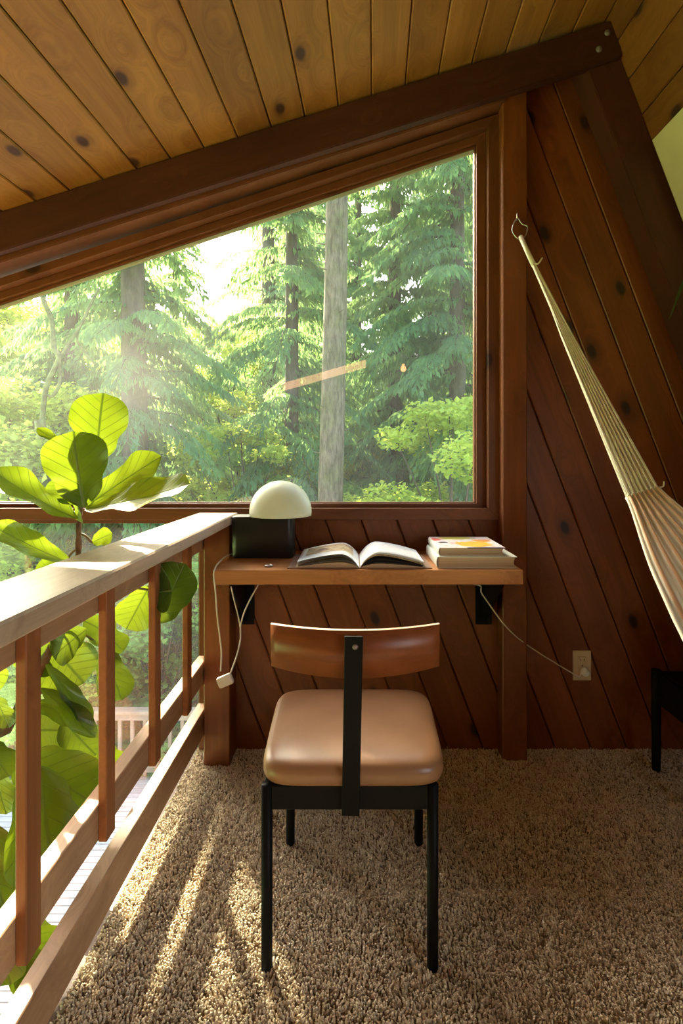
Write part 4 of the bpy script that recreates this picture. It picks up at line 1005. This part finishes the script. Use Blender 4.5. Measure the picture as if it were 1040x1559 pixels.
    # left edge
    leaf((-6,1060),(14,1108),40, C, 0.05, 0.1, 1.40); leaf((-14,1150),(10,1240),56, C, 0.05, 0.1, 1.40)
    leaf((-20,1130),(14,1182),50, (0.2,-0.8,0.5), 0.1, 0.1, 1.36); leaf((-40,1240),(22,1420),110, (0.2,-1,0.2), 0.05, 0.2, 1.25)
    leaf((-60,960),(-10,1060),80, C, 0.05, 0.1, 1.4); leaf((-40,900),(-60,800),80, C, 0.08, 0.1, 1.5)
    leaf((-30,1330),(16,1500),90, C, 0.05, 0.2, 1.18); leaf((20,1400),(90,1490),90, (0.1,-0.8,0.6), 0.05, 0.2, 1.45)
    leaf((30,1440),(84,1545),70, (0.2,-0.9,0.4), 0.08, 0.2, 1.40); leaf((92,1440),(140,1480),44, (0.1,-0.8,0.6), 0.05, 0.2, 1.55); leaf((80,1490),(112,1530),40, C, 0.05, 0.2, 1.5)
    # lower, mostly hidden side of the crown
    for k in range(12):
        z = -2.3+1.0*k/12; a = k*2.4; b0 = Vector((-1.04, 1.42, z)); d = Vector((math.cos(a)*0.30-0.05, math.sin(a)*0.22-0.05, 0.08))
        q0 = b0+d*0.3; q1 = b0+d
        def topx(q): return (CX+F*q.x/q.y, CY-F*(q.z-CZ)/q.y)
        leaf(topx(q0), topx(q1), 90, (0.1,-0.5,0.9), 0.08, 0.2, q0.y, q1.y)
fig()

# ------------------------------------------------------------------ reflected bulb and added rafter glow, behind the camera
def emit(name, col, s):
    m, n, o_ = newmat(name); e = N(n, 'ShaderNodeEmission', _Strength=s); e.inputs[0].default_value = (*col, 1); n.links.new(e.outputs[0], o_.inputs[0]); return m
pd = thing('pendant_lamp', 'small warm glowing bulb mirrored in the large window pane', 'lamp', (0.487, -1.0, 2.0))
lathe('bulb', [(0.0005,-0.03),(0.018,-0.024),(0.028,-0.008),(0.026,0.012),(0.014,0.03),(0.012,0.045),(0.0,0.045)], emit('warm_bulb', (1.0,0.42,0.16), 20), pd, (0.487,-1.0,2.0), seg=16)
tube('cable', [Vector((0.487,-1.0,2.04)), Vector((0.487,-1.0,zc(0.487)-0.001))], 0.003, M_BLACK, pd, 6)
ls = slopebox('sunlit_rafter_glow', -0.7155, 0.126, 1.815, 1.8875, -1.26, -1.20, emit('sunlit_rafter_emit', (1.0,0.50,0.24), 7), 0.284, -0.7155)  # emissive strip added in place of sun on the rafter underside
tag(ls, 'slim glowing strip added under the rear rafter as its sunlit edge, mirrored in the window as a slanted streak', 'lamp')

def world(o): return (world(o.parent) if o.parent else Matrix.Identity(4)) @ o.matrix_basis
def adopt(o, p): m_ = world(o); o.parent = p; o.matrix_basis = world(p).inverted() @ m_
def kids(t, nm): return [c for c in t.children if c.name.split('.')[0] == nm]
pl0 = kids(out, 'plate')[0]
for c in kids(out, 'receptacle')+kids(out, 'screw'): adopt(c, pl0)
adopt(kids(ch, 'screw')[0], kids(ch, 'back_spine')[0])
for b_, g_, a_ in zip(kids(desk, 'bracket'), kids(desk, 'bracket_gusset'), kids(desk, 'bracket_arm')): adopt(g_, b_); adopt(a_, b_); g_.name = 'gusset'; a_.name = 'arm'
# ================================================================== OUTSIDE
# ground
def gz(x, y):
    return -3.6+max(0, y-7)*0.085+0.35*noise.noise((x*0.15, y*0.15, 0))+(0.1*noise.noise((x*0.7, y*0.7, 2)))
M_GROUND = plain('forest_floor', (0.22,0.40,0.09), 0.95, 0, 0.1, 0.5, 3.0, 0.5)
nx_, ny_ = 60, 60; V = []
for j in range(ny_+1):
    for i in range(nx_+1):
        x = -45+80*i/nx_; yy = -8+78*(j/ny_); V.append((x, yy, gz(x, yy) if yy > 2 else -3.6))
Fc = [(j*(nx_+1)+i, j*(nx_+1)+i+1, (j+1)*(nx_+1)+i+1, (j+1)*(nx_+1)+i) for j in range(ny_) for i in range(nx_)]
struct(link('ground', V, Fc, M_GROUND, None, True))
# deck: boards run along X
deck = sempty('deck'); y = 2.22
DZ = ZL-0.0
while y < 6.95:
    box('deck_board', -6.6, 2.6, y, y+0.078, DZ-0.03, DZ, W_DECK, deck, ch=0.002); y += 0.088
for x in (-6.5, -4.5, -2.5, -0.5, 1.5, 2.5): box('joist', x-0.02, x+0.02, 2.22, 6.95, DZ-0.17, DZ-0.031, W_DECK, deck, axis='Y')
for x in (-6.4, -3.2, 0, 2.4): box('deck_post', x-0.06, x+0.06, 6.7, 6.82, -4.2, DZ-0.031, W_DECK, deck, axis='Z')
dr = thing('deck_railing', 'pale sunlit wooden deck railing outside below the loft', 'railing', (-2, 6.9, DZ))
box('rail_cap', -6.5, 2.5, 6.84, 6.98, DZ+0.87, DZ+0.91, W_DRAIL, dr); box('rail_bar', -6.5, 2.5, 6.87, 6.91, DZ+0.78, DZ+0.87, W_DRAIL, dr)
box('rail_bar', -6.5, 2.5, 6.87, 6.91, DZ+0.10, DZ+0.18, W_DRAIL, dr)
x = -6.4
while x < 2.5: box('deck_baluster', x, x+0.045, 6.912, 6.95, DZ+0.03, DZ+0.869, W_DRAIL, dr, axis='Z'); x += 0.165
for x in (-6.5,-4.2,-1.9,0.4,2.41): box('rail_post', x, x+0.09, 6.775, 6.865, DZ, DZ+0.87, W_DRAIL, dr, axis='Z')

# ---- tree builders -------------------------------------------------
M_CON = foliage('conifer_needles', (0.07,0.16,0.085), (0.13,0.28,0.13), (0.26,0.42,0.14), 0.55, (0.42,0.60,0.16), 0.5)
M_CON2 = foliage('conifer_needles_hazed', (0.15,0.27,0.15), (0.28,0.43,0.21), (0.46,0.58,0.26), 0.55, (0.62,0.72,0.30), 0.5)  # paler needles for background trees, haze light put into their colour
M_DEC = foliage('maple_leaves', (0.24,0.36,0.06), (0.42,0.54,0.09), (0.62,0.66,0.18), 0.6, (0.70,0.74,0.12), 0.8)
M_DEC2 = foliage('shrub_leaves', (0.08,0.20,0.06), (0.18,0.36,0.09), (0.36,0.52,0.13), 0.55, (0.42,0.60,0.10), 0.9)
def barkm(name, a, b_, sc):
    m, n, o_ = newmat(name); L = n.links.new
    tc = N(n, 'ShaderNodeTexCoord'); mp = N(n, 'ShaderNodeMapping'); mp.inputs['Scale'].default_value = (sc, sc, sc*0.22); L(tc.outputs['Object'], mp.inputs[0])
    nz = N(n, 'ShaderNodeTexNoise', _Scale=1.0, _Detail=6.0, _Roughness=0.7); L(mp.outputs[0], nz.inputs['Vector'])
    n2 = N(n, 'ShaderNodeTexNoise', _Scale=3.0, _Detail=4.0); L(tc.outputs['Object'], n2.inputs['Vector'])
    r = ramp(n, [(0.35, a), (0.65, b_)]); L(nz.outputs['Fac'], r.inputs[0]); r2 = ramp(n, [(0.4, (1,1,1)), (0.65, (0.7,0.85,0.55))]); L(n2.outputs['Fac'], r2.inputs[0])
    b = N(n, 'ShaderNodeBsdfPrincipled', _Roughness=0.9); L(mixc(n, 1, r.outputs[0], r2.outputs[0], 'MULTIPLY'), b.inputs['Base Color'])
    bp = N(n, 'ShaderNodeBump', _Strength=0.8, _Distance=0.03); L(nz.outputs['Fac'], bp.inputs['Height']); L(bp.outputs[0], b.inputs['Normal']); L(b.outputs[0], o_.inputs[0]); return m
M_BK1 = barkm('grey_bark', (0.085,0.058,0.036), (0.25,0.185,0.12), 18); M_BK2 = barkm('dark_bark', (0.06,0.045,0.035), (0.17,0.125,0.09), 7)
M_MOSS = plain('mossy_bark', (0.13,0.14,0.045), 0.95, noise_amt=0.5, nscale=12)
def trunk_data(H, r0, seed, lean=(0,0), seg=12, n=14, taper=0.6):
    rn = random.Random(seed); pts = []; rad = []
    for i in range(n+1):
        t = i/n; pts.append(Vector((lean[0]*t*H+0.05*math.sin(t*5+seed), lean[1]*t*H+0.05*math.cos(t*4+seed), -0.4+t*(H+0.4)))); rad.append(r0*(1-taper*t)*(1+0.35*math.exp(-t*14)))
    return tube_data(pts, r0, seg, True, rad), pts
def conifer_mesh(name, seed, H, z0, R, r0, nb, mat, dens=1.0):
    """drooping, feathery conifer: boughs carry side twigs hung with narrow needle sprays"""
    g = np.random.default_rng(seed); A = []; B = []; 
    tris = []
    wood_ = []
    for b in range(nb):
        t = (b+g.random())/nb; z = z0+(H-z0)*t; L = R*(1-t)**0.75*(0.65+0.5*g.random())+0.25; az = g.random()*2*PI
        d = np.array([math.cos(az), math.sin(az), 0.0]); sd = np.array([-d[1], d[0], 0.0])
        rise = 0.10+0.15*g.random(); drp = 0.45+0.25*g.random()
        m = max(6, int(L*11*dens))
        s = np.linspace(0.02, 1, m)
        bx = d[None,:]*(L*s)[:,None]; bx[:,2] = L*(rise*s-drp*s*s)
        bx[:,2] += z
        wood_.append(tube_data([Vector((0,0,z)), Vector(bx[m//2]), Vector(bx[-1])], 0.02, 3, False, [0.012+0.012*L, 0.015, 0.004]))
        for sg in (-1, 1):
            tl = (0.30+0.45*g.random(m))*L*0.42*(1-0.55*s)+0.08
            tdir = d[None,:]*0.75+sg*sd[None,:]*(0.7+0.4*g.random((m,1))); tdir /= np.linalg.norm(tdir, axis=1)[:,None]
            k = max(3, int(6*dens))
            for q in range(k):
                f = (q+0.6*g.random(m))/k
                o = bx+tdir*(tl*f)[:,None]; o[:,2] -= tl*f*f*0.5
                ln = (0.12+0.22*g.random(m))*(1.1-0.4*f)
                dirn = tdir*0.45+g.normal(0,0.28,(m,3)); dirn[:,2] -= 1.0; dirn /= np.linalg.norm(dirn, axis=1)[:,None]
                wv = np.cross(dirn, g.normal(0,1,(m,3))); wv /= np.linalg.norm(wv, axis=1)[:,None]; wd = (0.014+0.020*g.random(m))[:,None]
                tris.append(np.stack([o-wv*wd*0.6, o+dirn*(ln*0.5)[:,None]+wv*wd*1.4, o+dirn*ln[:,None]], axis=1))
                tris.append(np.stack([o+wv*wd*0.6, o+dirn*(ln*0.45)[:,None]-wv*wd*1.4, o+dirn*(ln*0.95)[:,None]], axis=1))
    T = np.concatenate(tris).reshape(-1, 3)
    me = bpy.data.meshes.new(name); nt_ = len(T)//3
    me.vertices.add(len(T)); me.vertices.foreach_set('co', T.astype(np.float32).ravel())
    me.loops.add(len(T)); me.loops.foreach_set('vertex_index', np.arange(len(T), dtype=np.int32))
    me.polygons.add(nt_); me.polygons.foreach_set('loop_start', np.arange(0, len(T), 3, dtype=np.int32)); 
    me.update(calc_edges=True); me.materials.append(mat)
    (tv, tf), _ = trunk_data(H, r0, seed, (0.0,0.0)); V, Fc = merge([(tv, tf)]+wood_)
    tm = bpy.data.meshes.new(name+'_trunk'); tm.from_pydata([tuple(v) for v in V], [], Fc); tm.shade_smooth(); tm.materials.append(M_BK2)
    return me, tm
def leafy_mesh(name, seed, clusters, nl, size, mat, stems):
    """clusters: (cx,cy,cz,r); leaves are small folded diamonds"""
    g = np.random.default_rng(seed); tris = []
    for (cx_, cy_, cz_, r) in clusters:
        n = int(nl*r*r)
        d = g.normal(0,1,(n,3)); d /= np.linalg.norm(d, axis=1)[:,None]; rad = r*(g.random(n)**0.45)
        o = np.array([cx_,cy_,cz_])+d*rad[:,None]*np.array([1,1,0.62])
        a = g.normal(0,1,(n,3)); a[:,2] = a[:,2]*0.45-0.15; a /= np.linalg.norm(a, axis=1)[:,None]
        b = np.cross(a, g.normal(0,0.5,(n,3))+np.array([0,0,1.0])); b /= np.linalg.norm(b, axis=1)[:,None]
        s = size*(0.6+0.8*g.random((n,1)))
        up_ = np.cross(a, b)*0.15
        tris.append(np.stack([o, o+a*s*0.5+b*s*0.42+up_*s, o+a*s], axis=1)); tris.append(np.stack([o, o+a*s, o+a*s*0.5-b*s*0.42+up_*s], axis=1))
    T = np.concatenate(tris).reshape(-1, 3); me = bpy.data.meshes.new(name); nt_ = len(T)//3
    me.vertices.add(len(T)); me.vertices.foreach_set('co', T.astype(np.float32).ravel()); me.loops.add(len(T)); me.loops.foreach_set('vertex_index', np.arange(len(T), dtype=np.int32))
    me.polygons.add(nt_); me.polygons.foreach_set('loop_start', np.arange(0, len(T), 3, dtype=np.int32)); me.update(calc_edges=True); me.materials.append(mat)
    V, Fc = merge(stems); tm = bpy.data.meshes.new(name+'_stems'); tm.from_pydata([tuple(v) for v in V], [], Fc); tm.shade_smooth(); tm.materials.append(M_BK2)
    return me, tm
def deciduous(name, seed, H, R, mat, nl=2600, size=0.085, ncl=26):
    rn = random.Random(seed); cl = []; st = []
    for k in range(ncl):
        t = rn.random()**0.8; a = rn.uniform(0, 2*PI); rr_ = R*math.sin(PI*(0.18+0.72*t))*rn.uniform(0.4, 1.0)
        c = (math.cos(a)*rr_, math.sin(a)*rr_, H*(0.18+0.80*t)); cl.append((*c, rn.uniform(0.28, 0.55)*R*0.62))
        st.append(tube_data([Vector((0,0,max(0, c[2]*0.35))), Vector((c[0]*0.5, c[1]*0.5, c[2]*0.75)), Vector(c)], 0.02, 4, False, [0.03*H/4, 0.015*H/4, 0.006]))
    (tv, tf), _ = trunk_data(H*0.9, 0.04*H/4+0.02, seed, (0,0), 7, 8, 0.8); st.append((tv, tf))
    return leafy_mesh(name, seed, cl, nl, size, mat, st)
def plant_tree(kind, crown, trunk, x, y, z, s, rz, label, cat, group, cname='crown', tname='trunk', sz=None):
    r = bpy.data.objects.new(kind, None); COL.objects.link(r); r.location = (x, y, z); r.rotation_euler = (0, 0, rz); r.scale = (s, s, sz or s); r.empty_display_size = 0.3
    tag(r, label, cat, group)
    a = bpy.data.objects.new(cname, crown); COL.objects.link(a); a.parent = r; stuff(a)
    b = bpy.data.objects.new(tname, trunk); COL.objects.link(b); b.parent = r
    return r
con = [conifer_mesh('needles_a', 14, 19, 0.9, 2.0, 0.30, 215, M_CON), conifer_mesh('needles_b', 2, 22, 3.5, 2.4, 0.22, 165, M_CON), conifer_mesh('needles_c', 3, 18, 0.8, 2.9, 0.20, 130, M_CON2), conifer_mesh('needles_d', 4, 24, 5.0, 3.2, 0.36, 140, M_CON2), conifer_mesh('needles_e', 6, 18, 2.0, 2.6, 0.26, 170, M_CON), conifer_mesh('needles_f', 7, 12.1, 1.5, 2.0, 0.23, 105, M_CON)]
GT = 'conifers standing in the forest outside'
def conf(k, px, Y, s, label, rz=0.0, sz=None):
    x = (px-CX)*Y/F; plant_tree('conifer_tree', con[k][0], con[k][1], x, Y, gz(x, Y)-0.05, s, rz, label, 'tree', GT, sz=sz)
# the clear pale trunk in the middle of the window
x0 = (499-CX)*9/F; gt = thing('tall_bare_trunk_tree', 'tall tree with bare pale grey trunk in the middle of the window', 'tree', (x0, 9, gz(x0, 9)), GT)
(tv, tf), tp_ = trunk_data(16, 0.235, 5, (0.012, 0.0), 20, 24, 0.35); link('trunk', tv, tf, M_BK1, gt, True)
stubs = []
rn = random.Random(3)
for k in range(14):
    z = rn.uniform(3.0, 9); a = rn.uniform(0, 2*PI); c = Vector((0.012*z, 0, z)); stubs.append(tube_data([c, c+Vector((math.cos(a)*0.30, math.sin(a)*0.30, 0.05))], 0.01, 4, True, [0.02, 0.006]))
Vb, Fb = merge(stubs); link('branch_stubs', Vb, Fb, M_BK1, gt, True)
cm = bpy.data.objects.new('crown', con[1][0]); COL.objects.link(cm); cm.parent = gt; cm.location = (0.15, 0, 9.0); cm.scale = (0.7, 0.7, 0.45); stuff(cm)
conf(0, 204, 10.5, 1.0, 'dark conifer with thick trunk and drooping boughs, behind the fig top', 0.4)
conf(5, 106, 12.0, 1.0, 'conifer with straight dark trunk at the far left of the window', 1.7)
conf(1, 441, 12.5, 0.90, 'feathery conifer close left of the bare pale trunk', 2.2)
conf(4, 603, 13.5, 0.90, 'dense conifer close right of the bare pale trunk', 4.0)
conf(1, 700, 12.0, 1.0, 'conifer with drooping boughs at the right edge of the window', 5.0)
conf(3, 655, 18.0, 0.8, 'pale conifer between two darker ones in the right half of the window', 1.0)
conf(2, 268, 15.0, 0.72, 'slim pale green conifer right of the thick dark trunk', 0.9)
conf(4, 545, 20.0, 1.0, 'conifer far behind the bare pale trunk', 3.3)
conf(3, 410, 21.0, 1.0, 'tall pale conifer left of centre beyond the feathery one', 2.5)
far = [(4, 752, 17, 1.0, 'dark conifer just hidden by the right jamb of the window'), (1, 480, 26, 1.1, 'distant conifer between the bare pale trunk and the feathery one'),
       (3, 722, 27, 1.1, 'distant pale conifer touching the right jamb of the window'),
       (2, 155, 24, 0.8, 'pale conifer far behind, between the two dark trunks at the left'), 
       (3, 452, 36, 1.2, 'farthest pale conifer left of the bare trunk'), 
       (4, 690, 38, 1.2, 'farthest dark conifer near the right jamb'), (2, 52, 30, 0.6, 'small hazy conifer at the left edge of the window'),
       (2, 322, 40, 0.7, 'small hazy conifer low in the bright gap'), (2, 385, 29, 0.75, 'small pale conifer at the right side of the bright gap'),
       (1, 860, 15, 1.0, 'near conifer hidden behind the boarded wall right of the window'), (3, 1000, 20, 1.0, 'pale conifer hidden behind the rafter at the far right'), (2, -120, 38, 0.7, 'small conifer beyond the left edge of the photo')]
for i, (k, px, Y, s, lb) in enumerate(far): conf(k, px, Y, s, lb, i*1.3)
# deciduous and shrubs
dec = [deciduous('maple_a', 21, 5.0, 1.7, M_DEC), deciduous('maple_b', 22, 4.2, 1.9, M_DEC), deciduous('shrub_a', 23, 2.4, 1.3, M_DEC2, 3000, 0.07, 20), deciduous('shrub_b', 24, 2.0, 1.5, M_DEC, 3000, 0.06, 20)]
def decf(k, px, Y, s, label, cat='tree', group='broadleaf trees outside', rz=0.0, sz=None, kind='maple_tree', dz=0.0):
    x = (px-CX)*Y/F; plant_tree(kind, dec[k][0], dec[k][1], x, Y, gz(x, Y)-0.05+dz, s, rz, label, cat, group, sz=sz, cname='leaves', tname='stems')
decf(0, 690, 9.5, 1.15, 'yellow green vine maple at the lower right of the window', rz=0.5)
decf(1, 15, 10.5, 1.45, 'bright sunlit maple at the lower left of the window', rz=1.5)
decf(0, 372, 11.5, 1.05, 'sunlit yellow green maple left of the lamp reflection', rz=2.5)
decf(1, 60, 17, 2.1, 'large hazy sunlit maple behind the fig at the left', rz=0.9)
decf(0, 330, 19, 1.8, 'hazy pale maple in the bright gap between the conifers', rz=4.1)
decf(1, 150, 14, 1.1, 'sunlit maple between the two dark trunks at the left', rz=3.1)
decf(0, 560, 14.5, 0.95, 'green maple low behind the bare pale trunk on its right', rz=5.1)
decf(1, 250, 12.5, 0.8, 'sunlit maple below the drooping boughs left of centre', rz=0.2)
rn = random.Random(9)
cols = [(-90, 'beyond the left edge of the window'), (20, 'at the left edge of the window'), (95, 'below the leftmost dark trunk'), (165, 'behind the fig top'), (235, 'right of the fig top'), (305, 'below the bright gap'), (375, 'left of the white dome lamp'),
        (445, 'behind the white dome lamp'), (515, 'at the foot of the bare pale trunk'), (585, 'right of the bare pale trunk'), (655, 'above the stacked books'), (722, 'at the right jamb of the window')]
rows = [(8.2, 'nearest leafy shrub', 1.15), (11.5, 'second row shrub', 1.4), (16.5, 'third row shrub', 2.0), (24, 'farthest hazy shrub', 3.0)]
for i, (px, w1_) in enumerate(cols):
    for j, (Y, w0_, s) in enumerate(rows):
        k = rn.choice([2, 2, 3]) if px > 420 else rn.choice([2, 3, 3])
        decf(k, px+rn.uniform(-20, 20)+(35 if j % 2 else 0), Y+rn.uniform(-.6, .6), s*rn.uniform(0.85, 1.15), w0_+' of the undergrowth, '+w1_, 'shrub', 'undergrowth shrubs in the forest', i*0.9+j, kind='forest_shrub')
# mossy hanging branch at the left
mb = thing('mossy_branch', 'mossy crooked branch hanging at the left in front of the forest', 'branch', P(72, 430, 7.5))
for pts_, r0 in (([P(66,380,7.5),P(72,420,7.5),P(66,455,7.4),P(78,485,7.4),P(82,530,7.4),P(90,545,7.4),P(72,585,7.4),P(66,620,7.4),P(64,650,7.4)], 0.035), ([P(90,545,7.4),P(92,580,7.4),P(80,603,7.4),P(70,600,7.4)], 0.022), ([P(90,545,7.4),P(120,500,7.5),P(135,470,7.6),P(150,440,7.7)], 0.02), ([P(125,490,7.5),P(118,520,7.6),P(145,555,7.7)], 0.018), ([P(60,640,7.4),P(66,668,7.4)], 0.07)):
    tube('limb', spline([p for p in pts_], 4), r0, M_MOSS, mb, 6)
